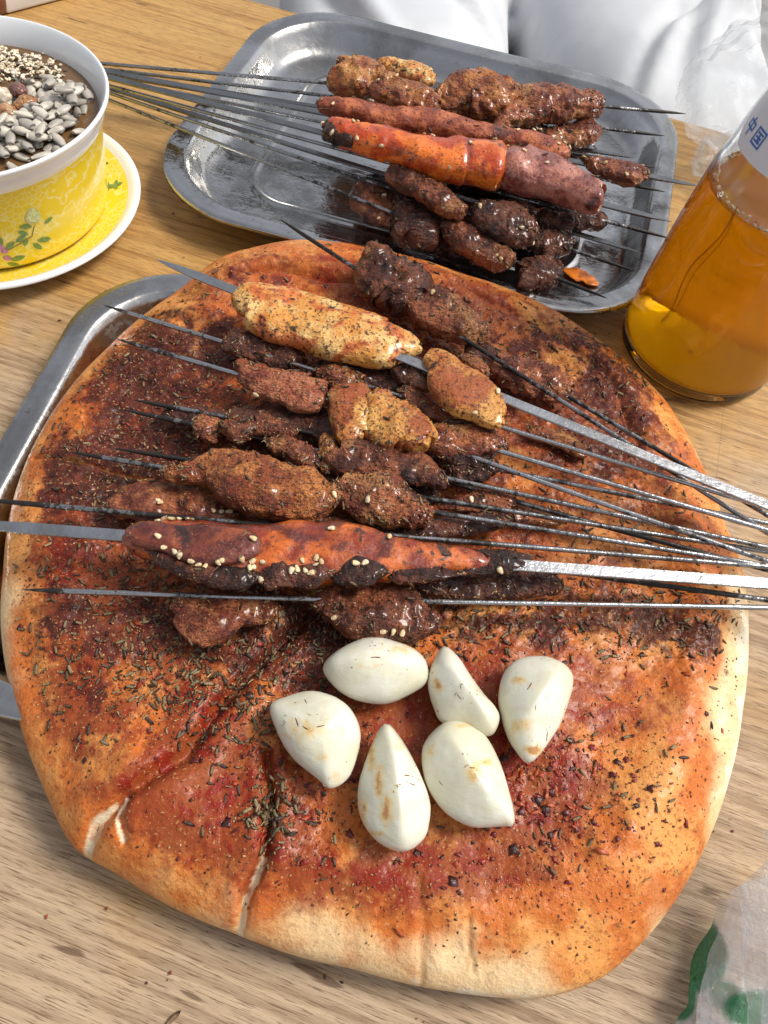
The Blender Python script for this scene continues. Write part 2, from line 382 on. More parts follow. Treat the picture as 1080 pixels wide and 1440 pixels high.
FAT = mat_meat('golden_fat', (0.50, 0.175, 0.030), (0.72, 0.38, 0.10), (0.32, 0.07, 0.018), 0.60, 0.30, 0.8, 0.20, 0.12, .0007)
CHICK = mat_meat('grilled_chicken', (0.70, 0.30, 0.06), (0.84, 0.54, 0.20), (0.56, 0.12, 0.022), 0.62, 0.24, 0.85, 0.20, 0.12, .0006)
SHRIMP = mat_meat('orange_prawn', (0.50, 0.058, 0.006), (0.80, 0.185, 0.016), (0.26, 0.028, 0.012), 0.34, 0.26, 0.42, 0.12, 0.1, .0004, .9)
PRAWN_B = mat_meat('brown_prawn', (0.24, 0.045, 0.018), (0.52, 0.15, 0.055), (0.11, 0.024, 0.016), 0.36, 0.32, 0.5, 0.20, 0.06, .0006)
PURPLE = mat_meat('prawn_head_shell', (0.20, 0.042, 0.030), (0.52, 0.20, 0.14), (0.34, 0.07, 0.015), 0.34, 0.30, 0.4, 0.10, 0.06, .0005, .9)
PRAWN_D = mat_meat('glazed_prawn', (0.24, 0.030, 0.009), (0.60, 0.135, 0.020), (0.10, 0.017, 0.011), 0.56, 0.34, 0.45, 0.11, 0.06, .0004, .9)
PRAWN_K = mat_meat('seared_prawn_shell', (0.075, 0.014, 0.010), (0.17, 0.036, 0.020), (0.30, 0.07, 0.02), 0.16, 0.38, 0.5, 0.10, 0.04, .0004, .9)
LAMB_P = mat_meat('pink_spiced_lamb', (0.36, 0.085, 0.038), (0.55, 0.20, 0.095), (0.22, 0.035, 0.020), 0.22, 0.16, 0.7, .28)
LAMB_O = mat_meat('orange_brown_meat', (0.29, 0.070, 0.020), (0.58, 0.215, 0.060), (0.17, 0.035, 0.018), 0.30, 0.20, 0.7, .24)
FAT_D = mat_meat('browned_fat', (0.34, 0.12, 0.028), (0.56, 0.27, 0.075), (0.26, 0.06, 0.02), 0.32, 0.22, 0.75, 0.26, 0.08, .0007)
CHARM = mat_meat('charred_flesh', (0.020, 0.012, 0.010), (0.060, 0.024, 0.016), (0.16, 0.04, 0.02), 0.12, 0.3, 0.3, .28)
CHAR = mat_simple('charred_tip', (0.02, 0.014, 0.012), 0.7)

# ================================================================== STRUCTURE: ground, table
gm = mat_simple('paving', (0.22, 0.21, 0.20), 0.8, 0.2, 6)
V = np.array([(-6, -6, -0.75), (6, -6, -0.75), (6, 6, -0.75), (-6, 6, -0.75)])
tag(obj('ground', mesh_np('ground', V, [np.array([[0, 1, 2, 3]])]), gm), kind='structure')

def bevel_box(x0, x1, y0, y1, z0, z1, b=0.003, seg=3, hx=None):
    bm = bmesh.new(); bmesh.ops.create_cube(bm, size=1.0)
    for v in bm.verts:
        v.co = Vector(((x0+x1)/2+v.co.x*(x1-x0), (y0+y1)/2+v.co.y*(y1-y0), (z0+z1)/2+v.co.z*(z1-z0)))
    bmesh.ops.bevel(bm, geom=list(bm.edges), offset=b, segments=seg, affect='EDGES', profile=0.5)
    me = bpy.data.meshes.new('box'); bm.to_mesh(me); bm.free()
    for p in me.polygons: p.use_smooth = True
    return me
E0, E1 = at(360, 0, 0), at(970, 170, 0)                    # far edge of the table
ea = math.atan2(E1[1]-E0[1], E1[0]-E0[0])
emid = (E0+E1)/2
table = thing('table', 'worn honey-coloured wooden table under the trays', 'table', (emid[0], emid[1], -0.75))
table.rotation_euler = (0, 0, ea)
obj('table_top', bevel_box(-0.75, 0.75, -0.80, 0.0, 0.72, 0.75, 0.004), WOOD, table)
for sx in (-0.68, 0.68):
    for sy in (-0.73, -0.07):
        obj('leg', bevel_box(sx-0.03, sx+0.03, sy-0.03, sy+0.03, 0.0, 0.7195, 0.004), WOOD, table)

# ================================================================== TRAYS
def tray(name, label, cx, cy, w, h, a, rad, zr=0.018, rim=0.0105):
    t = thing(name, label, 'tray', (cx, cy, 0)); t.rotation_euler = (0, 0, a)
    def loop(ins, z, k=14):
        ww, hh, r = w/2-ins, h/2-ins, max(rad-ins*0.75, 0.004); P = []
        for q, (sx, sy) in enumerate(((1, 1), (-1, 1), (-1, -1), (1, -1))):
            for j in range(k+1):
                th = q*math.pi/2+j/k*math.pi/2
                P.append((sx*(ww-r)+r*math.cos(th), sy*(hh-r)+r*math.sin(th), z))
            # straight subdivisions towards the next corner
            n2 = ((-1, 1), (-1, -1), (1, -1), (1, 1))[q]; th = (q+1)*math.pi/2
            p0 = np.array(P[-1]); p1 = np.array((n2[0]*(ww-r)+r*math.cos(th), n2[1]*(hh-r)+r*math.sin(th), z))
            for j in range(1, 12): P.append(tuple(p0+(p1-p0)*j/12))
        return np.array(P)
    d = rim
    prof = [(0.0006, zr-0.0022), (-0.0002, zr-0.0014), (0.0, zr-0.0003), (0.0008, zr+0.0002), (0.003, zr), (d*0.6, zr-0.0003), (d-0.001, zr-0.0002), (d+0.0004, zr-0.0009),
            (d+0.0022, zr-0.0045), (d+0.0065, 0.0062), (d+0.0090, 0.0032), (d+0.0125, 0.0018), (d+0.016, 0.0015), (d+0.030, 0.0014), (d+0.0315, 0.0014), (d+0.0325, 0.0022), (d+0.034, 0.0023), (d+0.0350, 0.0015), (d+0.037, 0.0014),
            (d+0.048, 0.0014)]
    L = [loop(i, z) for i, z in prof]; m = len(L[0])
    V = np.vstack(L); n = len(prof)
    V[:, 2] += 0.0005*fbm(V*np.array([1, 1, 0]), 0.06, 2, int(cx*1000)+50)
    V = np.vstack([V, [[0, 0, 0.0014]]]); j = np.arange(m)
    F = [grid_faces(n, m), np.stack([(n-1)*m+j, (n-1)*m+(j+1) % m, np.full(m, n*m)], -1)]
    # underside, a sheet thickness below
    Vb = V.copy(); Vb[:, 2] -= 0.0008; Vb[:m] = V[:m]; o = len(V)
    F2 = [f[:, ::-1]+o for f in F]
    V = np.vstack([V, Vb])
    ob = obj('pan', mesh_np('pan', V, F+F2), STEEL, t)
    return t
UT = dict(cx=-0.0072, cy=0.4150, w=0.2769, h=0.2286, a=-0.132)
tray('steel_tray', 'rectangular stainless steel tray holding the pile of skewers, behind the bread', rad=0.058, **UT)
tray('steel_tray', 'stainless steel tray mostly hidden under the round bread', cx=-0.024, cy=0.160, w=0.264, h=0.216, a=-0.035, rad=0.048)

# ================================================================== NAAN
outl = [(3, 800), (20, 690), (60, 600), (150, 490), (250, 410), (310, 362), (410, 340), (520, 352), (640, 385), (760, 428), (860, 495), (940, 570), (985, 650), (1020, 740),
        (1045, 800), (1054, 900), (1046, 1000), (1024, 1110), (988, 1205), (930, 1300), (855, 1375), (770, 1405), (640, 1395), (500, 1362), (330, 1312), (250, 1280), (160, 1225), (100, 1195), (60, 1110), (20, 1000), (0, 900)]
NZ0 = 0.0125
P = np.array([at(x, y, NZ0+0.003) for x, y in outl]); NC = np.array([0.004, 0.150])
pa = np.arctan2(P[:, 1]-NC[1], P[:, 0]-NC[0]); pr = np.hypot(P[:, 1]-NC[1], P[:, 0]-NC[0]); od = np.argsort(pa)
tab_a = np.linspace(-np.pi, np.pi, 721); tab_r = np.interp(tab_a, pa[od], pr[od], period=2*np.pi)
ker = np.hanning(17); ker /= ker.sum()
tab_r = np.convolve(np.r_[tab_r[-17:-1], tab_r, tab_r[1:17]], ker, 'same')[16:-16]
def n_R(a): return np.interp(a, tab_a, tab_r)
creases = [([(98, 1200), (130, 1160), (175, 1122), (260, 1060), (330, 970), (390, 905), (440, 860)], 0.0042, 0.0022),
           ([(331, 1318), (345, 1260), (372, 1207), (386, 1130), (372, 1060)], 0.0036, 0.0014),
           ([(603, 1400), (598, 1330), (590, 1240)], 0.0007, 0.0014),
           ([(668, 1365), (666, 1335), (661, 1290)], 0.0007, 0.0006),
           ([(40, 632), (110, 648), (180, 668), (300, 690)], 0.0018, 0.0008),
           ([(170, 1180), (165, 1150), (180, 1120)], 0.0016, 0.0010),
           ([(300, 392), (400, 380), (470, 395), (560, 405)], 0.0040, 0.0022),
           ([(640, 400), (760, 455), (860, 540), (900, 620)], 0.0022, 0.0022)]
creases = [(np.array([at(x, y, 0.028)[:2] for x, y in c]), d, w) for c, d, w in creases]
def poly_dist(X, c):
    best = np.full(X.shape[:-1], 1e9); tb = np.zeros(X.shape[:-1])
    for k in range(len(c)-1):
        a, b = c[k], c[k+1]; ab = b-a; t = np.clip(((X-a)@ab)/(ab@ab), 0, 1)
        d = np.linalg.norm(X-(a+t[..., None]*ab), axis=-1); q = d < best
        best = np.where(q, d, best); tb = np.where(q, k+t, tb)
    return best, tb
def gau(q, x, y, rx, ry, w):
    return w*np.exp(-(((q[..., 0]-x)/rx)**2+((q[..., 1]-y)/ry)**2))
DARK = [(480, 620, 340, 170, .42), (190, 540, 90, 130, .42), (300, 470, 130, 70, .38), (260, 880, 170, 60, .40), (330, 960, 80, 60, .36), (560, 870, 260, 45, .50), (900, 865, 150, 38, .40),
        (850, 520, 90, 80, .40), (760, 1090, 80, 65, .16), (440, 950, 80, 80, .34), (860, 640, 130, 90, .26), (640, 840, 200, 40, .4), (120, 700, 90, 90, .42), (720, 1150, 60, 40, .1),
        (100, 850, 60, 40, .42), (690, 450, 120, 50, .26), (430, 1080, 60, 60, .34), (480, 1190, 130, 40, .18), (150, 960, 70, 60, .46), (990, 880, 60, 60, .3), (300, 700, 200, 60, .36), (290, 1150, 50, 40, .2), (80, 620, 40, 40, .25), (48, 878, 16, 9, .9), (1030, 905, 14, 12, .9), (860, 1050, 30, 16, .35), (220, 1100, 20, 14, .4)]
REDB = [(480, 640, 420, 300, .62), (200, 1000, 190, 140, .70), (760, 1085, 100, 90, 1.0), (260, 1180, 130, 70, .60), (430, 1220, 200, 60, .62), (90, 760, 90, 260, .46), (180, 560, 120, 140, .45),
        (620, 380, 320, 50, .38), (840, 960, 120, 80, .34), (500, 1000, 220, 130, .62), (720, 1240, 160, 60, .42), (850, 560, 150, 130, .38), (960, 720, 60, 120, .2), (900, 1000, 90, 60, .15), (120, 950, 80, 120, .35), (330, 1130, 120, 90, .25), (560, 1230, 120, 60, .2)]
PALE = [(1040, 1000, 60, 130, 1.0), (1000, 1130, 60, 60, .55), (930, 1290, 40, 40, .65), (640, 1390, 120, 60, .85), (440, 1345, 100, 60, .62), (740, 1400, 50, 50, .6), (300, 1300, 60, 40, .45), (200, 1240, 60, 40, .3), (0, 960, 40, 110, 1.0),
        (40, 1100, 40, 60, .55), (1050, 860, 40, 60, .7), (980, 640, 40, 60, .40), (0, 850, 30, 50, .4)]
PBLOB = [(900, 1060, 90, 130, .42), (760, 1290, 130, 50, .40), (480, 1290, 150, 40, .08), (240, 1230, 80, 40, .25), (880, 960, 90, 50, .2), (360, 1250, 60, 40, .2), (1000, 990, 50, 80, .4), (600, 1330, 160, 35, .15)]
def n_fields(X):
    d = X-NC; a = np.arctan2(d[..., 1], d[..., 0]); s = np.hypot(d[..., 0], d[..., 1])/n_R(a)
    q = proj(np.concatenate([X, np.full(X.shape[:-1]+(1,), 0.028)], -1))
    q = q+np.stack([48*fbm(X, .030, 3, 15), 48*fbm(X, .030, 3, 16)], -1)
    eb = NC+np.stack([np.cos(a), np.sin(a)], -1)*(n_R(a)*.97)[..., None]
    qb = proj(np.concatenate([eb, np.full(X.shape[:-1]+(1,), 0.016)], -1))
    dk = sum(gau(q, *b) for b in DARK); rd = sum(gau(q, *b) for b in REDB); pe = np.clip(sum(gau(qb, *b) for b in PALE), 0, 1.15); pb = sum(gau(q, *b) for b in PBLOB)
    inner = sstep(1.0, 0.86, s)*(1-.5*sstep(.80, .95, s)*pe)
    dk = np.clip(dk*1.45, 0, 1.15)*inner; rd = np.clip(rd*1.3-.35*pb, 0, 1.1)*sstep(1.02, 0.84, s)*(1-.6*pe*sstep(.8, .95, s))
    nv = .06*fbm(X, .02, 3, 19); pl = pe*sstep(.875, .985, s+nv)+.22*pe*sstep(.74, .92, s+nv)+.55*pb+0.10*sstep(0.97, 1.0, s)
    return s, a, q, dk, rd, pl
def n_height(X, fields=None):
    s, a, q, dk, rd, pl = fields or n_fields(X)
    t = np.clip((s-0.80)/0.20, 0, 1); z = NZ0+0.0150*np.sqrt(np.clip(1-t**2.2, 0, 1))
    z = z+0.0030*np.exp(-((s-0.84)/0.075)**2)*(0.7+0.9*vnoise(X, 0.05, 3))
    fade = sstep(1.0, 0.93, s)
    z = z+fade*(0.0026*fbm(X, 0.055, 2, 21)+0.0013*fbm(X, 0.017, 3, 31)+0.00045*fbm(X, 0.005, 3, 41))
    z = z+fade*np.clip(dk+0.15, 0, 1)*(0.0010*np.abs(fbm(X, 0.0055, 3, 51))+0.0005*vnoise(X, 0.0016, 52))
    for k, (c, dep, w) in enumerate(creases):
        X2 = X+0.0012*np.stack([fbm(X, 0.008, 2, 61+k), fbm(X, 0.008, 2, 71+k)], -1)
        dd, tt = poly_dist(X2, c)
        z = z-dep*np.exp(-(dd/w)**2)+0.35*dep*np.exp(-((dd-3*w)/(2*w))**2)*fade
    return z
NN = 430
u = np.linspace(-1, 1, NN); A, B = np.meshgrid(u, u, indexing='ij')
with np.errstate(divide='ignore', invalid='ignore'):
    big = np.abs(A) > np.abs(B)
    r = np.where(big, A, B); ph = np.where(big, (np.pi/4)*(B/np.where(A == 0, 1, A)), np.pi/2-(np.pi/4)*(A/np.where(B == 0, 1, B)))
ph = np.where((A == 0) & (B == 0), 0, ph)
X = np.stack([r*np.cos(ph), r*np.sin(ph)], -1)
ang = np.arctan2(X[..., 1], X[..., 0]); X = NC+X*n_R(ang)[..., None]
fl = n_fields(X); Z = n_height(X, fl)
V = np.concatenate([X, Z[..., None]], -1).reshape(-1, 3)
fi = grid_faces(NN, NN, False)
s_, a_, q_, dk_, rd_, pl_ = [f.reshape(-1) if f.ndim == 2 else f.reshape(-1, 2) for f in fl]
tear = np.zeros((len(V), 3), np.float32)
Xf = X.reshape(-1, 2)
Xd = Xf+0.0010*np.stack([fbm(Xf, 0.006, 3, 81), fbm(Xf, 0.006, 3, 82)], -1)
for k, t0, t1, wd in ((0, -.1, 1.8, .0015), (1, -.1, 2.05, .0012), (5, -.1, 2, .0006)):
    dd, tt = poly_dist(Xd, creases[k][0]); wv = wd*(0.55+0.7*np.abs(vnoise(Xf, 0.005, 90+k)))
    tear[:, 0] = np.maximum(tear[:, 0], sstep(wv*1.25, wv*0.8, dd)*(tt < t1)*(fbm(Xf, 0.004, 2, 95) > -0.55))
for k in (2, 3, 4):
    dd, tt = poly_dist(Xd, creases[k][0]); tear[:, 1] = np.maximum(tear[:, 1], 0.4*sstep(0.0011, 0.0003, dd))
# rounded edge below and underside
idx = np.arange(NN*NN).reshape(NN, NN)
bd = np.r_[idx[:-1, 0], idx[-1, :-1], idx[:0:-1, -1], idx[0, :0:-1]]
rings = []; base = len(V); nb = len(bd); Vb = V[bd]
for k, (ins, dz) in enumerate(((0.0008, -0.0035), (0.004, -0.006), (0.02, 0.0045))):
    dirv = (Vb[:, :2]-NC); dirv /= np.linalg.norm(dirv, axis=1)[:, None]
    R = Vb.copy(); R[:, :2] -= dirv*ins; R[:, 2] = NZ0+dz+(0.0004*k); rings.append(R)
Vall = np.vstack([V]+rings); Fx = [fi]; prev = bd
for k in range(3):
    cur = base+k*nb+np.arange(nb); Fx.append(np.stack([prev, np.roll(prev, -1), np.roll(cur, -1), cur], -1)); prev = cur
Vall = np.vstack([Vall, [[NC[0], NC[1], NZ0+0.006]]]); cidx = len(Vall)-1
tri = np.stack([prev, np.roll(prev, -1), np.full(nb, cidx)], -1)
paint = np.zeros((len(Vall), 3), np.float32); paint[:len(V)] = np.stack([dk_, rd_, pl_], -1)
paint[len(V):, 2] = 0.5; paint[base:base+nb] = paint[bd]
tear_all = np.zeros((len(Vall), 3), np.float32); tear_all[:len(V)] = tear
quads = np.vstack(Fx)
naan = thing('flatbread', 'large round seasoned flatbread with browned blistered top, cut and torn at its left rim', 'flatbread', (NC[0], NC[1], 0.0))
NOFF = np.array([NC[0], NC[1], 0.0])
me = mesh_np('bread', Vall-NOFF, [quads, tri]); add_col(me, 'paint', paint); add_col(me, 'tear', tear_all)
# check the winding: make normals point up
if me.polygons[NN*NN//2].normal.z < 0: me.flip_normals()
bread = obj('bread', me, NAAN, naan)

# ================================================================== SEASONING SHAPES
def spindle(L, R, k=5, m=6, bend=0.1, flat=0.8, taper=1.0, ex=.58):
    u = np.linspace(0, 1, k+2)[1:-1]; prof = np.sin(np.pi*u**taper)**ex
    a = np.linspace(0, 2*np.pi, m, endpoint=False)
    V = [np.stack([np.full(m, (x-.5)*L), R*p*np.cos(a)+bend*L*(0.25-(x-.5)**2)*1.0, R*p*flat*np.sin(a)], -1) for x, p in zip(u, prof)]
    V = np.vstack(V+[[[-.5*L, 0, 0]], [[.5*L, 0, 0]]]); j = np.arange(m); n0 = k*m
    return V, [grid_faces(k, m)[:, ::-1], np.stack([np.full(m, n0), j, (j+1) % m], -1)[:, ::-1], np.stack([np.full(m, n0+1), (k-1)*m+(j+1) % m, (k-1)*m+j], -1)[:, ::-1]]
def flake_shape(R, seed, th=0.00013, m=7):
    g = np.random.default_rng(seed); a = np.sort(g.uniform(0, 2*np.pi, m)*0.35+np.linspace(0, 2*np.pi, m, endpoint=False))
    rr = R*g.uniform(.45, 1.25, m); el = g.uniform(.4, .9)
    top = np.stack([rr*np.cos(a), el*rr*np.sin(a), th+0.5*R*g.uniform(-.1, .5)*np.cos(a)**2+.12*R*g.uniform(-1, 1, m)], -1); bot = top-[0, 0, 2*th]
    V = np.vstack([top, bot, [[0, 0, th*1.2]], [[0, 0, -th]]]); j = np.arange(m)
    return V, [np.stack([np.full(m, 2*m), j, (j+1) % m], -1), np.stack([np.full(m, 2*m+1), m+(j+1) % m, m+j], -1), np.stack([j, m+j, m+(j+1) % m, (j+1) % m], -1)]
def frames(N, spin, tilt=None):
    N = N/np.linalg.norm(N, axis=1)[:, None]
    t = np.stack([np.cos(spin), np.sin(spin), np.zeros(len(N))], -1); t = t-N*(t*N).sum(1)[:, None]; t /= np.linalg.norm(t, axis=1)[:, None]
    if tilt is not None:
        t = t*np.cos(tilt)[:, None]+N*np.sin(tilt)[:, None]
        b0 = np.cross(N, t); b0 /= np.linalg.norm(b0, axis=1)[:, None]; N = np.cross(t, b0)
    b = np.cross(N, t); return np.stack([t, b, N], -1)
def scatter_mesh(name, shapes, P, N, rng, s0, s1, cols, lift=0.0003, tiltv=0.25):
    """one joined mesh of small pieces"""
    n = len(P); R = frames(N, rng.uniform(0, 2*np.pi, n), rng.normal(0, tiltv, n)); sc = rng.uniform(s0, s1, n)
    which = rng.integers(0, len(shapes), n); parts = []; tint = []
    for k, (V, F) in enumerate(shapes):
        I = np.where(which == k)[0]
        if not len(I): continue
        W = np.einsum('nij,vj->nvi', R[I], V)*sc[I][:, None, None]+(P[I]+N[I]*lift)[:, None]
        o = (np.arange(len(I))*len(V))[:, None, None]
        parts.append((W.reshape(-1, 3), [(f[None]+o).reshape(-1, f.shape[1]) for f in F]))
        c = cols[rng.integers(0, len(cols), len(I))]*rng.uniform(.7, 1.25, (len(I), 1)); tint.append(np.repeat(c, len(V), 0))
    V, F = merge(parts); me = mesh_np(name, V, F); add_col(me, 'tint', np.clip(np.vstack(tint), 0, 1)); return me
CUMIN = [spindle(0.0046, 0.00058, bend=b) for b in (0.0, 0.12, -0.15)]
HULL = [spindle(0.0042, 0.00022, k=3, m=4, bend=b, flat=.5) for b in (0.1, 0.3)]
SES = [spindle(0.0030, 0.00092, k=7, m=8, bend=0, flat=.6, taper=.74, ex=.8)]
FLK = [flake_shape(0.0013, s) for s in range(6)]
DUST = [flake_shape(0.00042, s+20, 0.0001, 5) for s in range(4)]
CUMC = np.array([(0.17, 0.105, 0.050), (0.11, 0.064, 0.030), (0.25, 0.18, 0.09), (0.075, 0.040, 0.022), (0.17, 0.135, 0.065), (0.05, 0.028, 0.018)])
HULC = np.array([(0.55, 0.38, 0.18), (0.42, 0.26, 0.11), (0.62, 0.46, 0.25)])
SESC = np.array([(0.74, 0.56, 0.32), (0.66, 0.47, 0.24), (0.78, 0.62, 0.40)])
FLKC = np.array([(0.26, 0.020, 0.012), (0.14, 0.012, 0.010), (0.36, 0.045, 0.015), (0.09, 0.010, 0.014), (0.045, 0.012, 0.012), (0.42, 0.08, 0.02)])
DUSC = np.array([(0.22, 0.035, 0.014), (0.10, 0.024, 0.012), (0.34, 0.13, 0.04), (0.45, 0.26, 0.11), (0.04, 0.016, 0.012)])

# seasoning density over the bread, from the photograph
CUMD = [(260, 880, 200, 90, 1.0), (330, 950, 110, 70, .9), (560, 870, 240, 45, .8), (900, 860, 140, 50, .9), (860, 520, 100, 90, .9), (250, 520, 150, 110, .8), (160, 680, 110, 70, .6), (378, 1140, 28, 38, 2.6),
        (480, 640, 350, 220, .5), (880, 1080, 110, 110, .16), (430, 960, 70, 60, .7), (330, 1020, 60, 60, .4), (430, 1160, 90, 50, .3), (700, 470, 150, 70, .5), (200, 960, 90, 60, .5), (850, 700, 140, 90, .35), (270, 800, 180, 50, .7)]
CHID = [(760, 1090, 90, 70, 1.0), (430, 1170, 110, 60, .4), (300, 560, 200, 100, .5), (250, 940, 160, 90, .5), (720, 1230, 160, 60, .25), (860, 1140, 90, 80, .3), (520, 640, 400, 260, .35), (600, 870, 260, 60, .5), (420, 1070, 120, 80, .4)]
def naan_pts(blobs, n, rng, base=0.02):
    out = []
    mx = 1.6
    while len(out) < n:
        q = rng.uniform((0, 340), (1060, 1400), (8000, 2)); w = sum(gau(q, *b) for b in blobs)+base
        q = q[rng.uniform(0, mx, len(q)) < w]
        for x, y in q:
            p = at(x, y, 0.029)
            out.append(p[:2])
    X = np.array(out[:n]); d = X-NC; s = np.hypot(d[:, 0], d[:, 1])/n_R(np.arctan2(d[:, 1], d[:, 0])); X = X[s < 0.955]
    return X
def on_naan(X):
    e = 0.0012; z = n_height(X); zx = n_height(X+[e, 0]); zy = n_height(X+[0, e])
    N = np.stack([-(zx-z)/e, -(zy-z)/e, np.ones(len(X))], -1); N /= np.linalg.norm(N, axis=1)[:, None]
    return np.concatenate([X, z[:, None]], -1), N
def stuff_on_naan(name, shapes, blobs, n, seed, s0, s1, cols, mat, base=.02, lift=.0003, tiltv=.25):
    g = np.random.default_rng(seed); P, N = on_naan(naan_pts(blobs, n, g, base))
    o = obj(name, scatter_mesh(name, shapes, P-NOFF, N, g, s0, s1, cols, lift, tiltv), mat, naan); o['kind'] = 'stuff'
    return P, N
def pieces_on(parent, name, P, N, meshes, rng, s0, s1, lift, tiltv=0.2, off=None):
    """single pieces that share mesh data"""
    off = np.zeros(3) if off is None else off
    R = frames(N, rng.uniform(0, 2*np.pi, len(P)), rng.normal(0, tiltv, len(P)))
    for k in range(len(P)):
        o = bpy.data.objects.new(name, meshes[int(rng.integers(len(meshes)))]); COL.objects.link(o); o.parent = parent
        s = float(rng.uniform(s0, s1)); m = Matrix(R[k].tolist()).to_4x4() @ Matrix.Scale(s, 4)
        m.translation = Vector((P[k]+N[k]*lift-off).tolist()); o.matrix_local = m
def piece_meshes(nm, shapes, cols, mat):
    out = []
    for k, c in enumerate(cols):
        V, F = shapes[k % len(shapes)]; me = mesh_np(nm, V, F); add_col(me, 'tint', np.tile(np.array(c), (len(V), 1))); me.materials.append(mat); out.append(me)
    return out
CUM_ME = piece_meshes('cumin_seed', CUMIN, CUMC, SEED); FLK_ME = piece_meshes('chilli_flake', FLK, FLKC, FLAKE); SES_ME = piece_meshes('sesame_seed', SES, SESC, SEED)
g = np.random.default_rng(3)
lower = [b for b in CUMD if b[1] > 780]
P_, N_ = on_naan(naan_pts(lower, 290, g, .004)); P_, N_ = P_[:250], N_[:250]
pieces_on(naan, 'cumin_seed', P_, N_, CUM_ME, g, .72, 1.08, .0005, off=NOFF)
P_, N_ = on_naan(naan_pts([b for b in CHID if b[1] > 800], 170, g, .01)); pieces_on(naan, 'chilli_flake', P_, N_, FLK_ME, g, .5, 1.55, .0002, off=NOFF)
q_ = np.random.default_rng(31).normal((378, 1146), (13, 19), (34, 2)); P_, N_ = on_naan(np.array([at(x, y, .029)[:2] for x, y in q_])); pieces_on(naan, 'cumin_seed', P_, N_, CUM_ME, g, .85, 1.1, .0009, .3, off=NOFF)
q_ = np.random.default_rng(32).normal((770, 1110), (70, 55), (70, 2)); P_, N_ = on_naan(np.array([at(x, y, .029)[:2] for x, y in q_])); pieces_on(naan, 'chilli_flake', P_, N_, FLK_ME, g, .6, 1.5, .0003, .25, off=NOFF)
stuff_on_naan('fine_cumin', CUMIN, CUMD, 1700, 4, .55, .98, CUMC, SEED, .01)
stuff_on_naan('herb_hulls', HULL, CUMD, 520, 5, .5, 1.1, HULC, SEED, .02, .0006, .35)
stuff_on_naan('fine_chilli', FLK, CHID, 800, 6, .3, .9, FLKC, FLAKE, .03)
stuff_on_naan('spice_dust', DUST, CHID+CUMD, 15000, 8, .4, 1.6, DUSC, FLAKE, .12, .0001)

# ================================================================== SKEWERS
def rod_mesh(p0, p1, r, tip=True, blade=None, m=8, tip_at=0):
    """round rod, or flat blade of half width `blade`; pointed at p0"""
    p0, p1 = np.array(p0), np.array(p1); L = np.linalg.norm(p1-p0); T = (p1-p0)/L; S = np.cross(T, [0, 0, 1]); S /= np.linalg.norm(S); U = np.cross(S, T)
    a = np.linspace(0, 2*np.pi, m, endpoint=False)+np.pi/m
    tl = 0.016 if blade is None else 0.022
    us = [0, tl*.15, tl*.5, tl]+list(np.linspace(tl, L, 30)[1:]); ks = [0.05, .35, .75, 1]+[1]*29
    if blade is None: cs = np.stack([np.cos(a)*r, np.sin(a)*r], -1)
    else:
        h = r*.42; cs = np.array([(blade, h*.4), (blade*.9, h), (-blade*.9, h), (-blade, h*.4), (-blade, -h*.4), (-blade*.9, -h), (blade*.9, -h), (blade, -h*.4)]); m = 8
    rng_ = np.random.default_rng(int(abs(p0[0])*1e6) % 99991); w1, w2 = rng_.uniform(-.0006, .0006, 2)
    V = []
    for u_, k_ in zip(us, ks):
        f = u_/L; C = p0+T*u_+S*w1*math.sin(math.pi*f*1.5)+U*w2*math.sin(math.pi*f)*0.5
        V.append(C+np.outer(cs[:, 0]*k_, S)+np.outer(cs[:, 1]*k_, U))
    n = len(us); V = np.vstack(V); j = np.arange(m)
    V = np.vstack([V, [p0], [p1]]); 
    F = [grid_faces(n, m)[:, ::-1], np.stack([np.full(m, n*m), j, (j+1) % m], -1)[:, ::-1], np.stack([np.full(m, n*m+1), (n-1)*m+(j+1) % m, (n-1)*m+j], -1)[:, ::-1]]
    return V, F
def stain(V, F): return V, F
SEEDNO = [100]
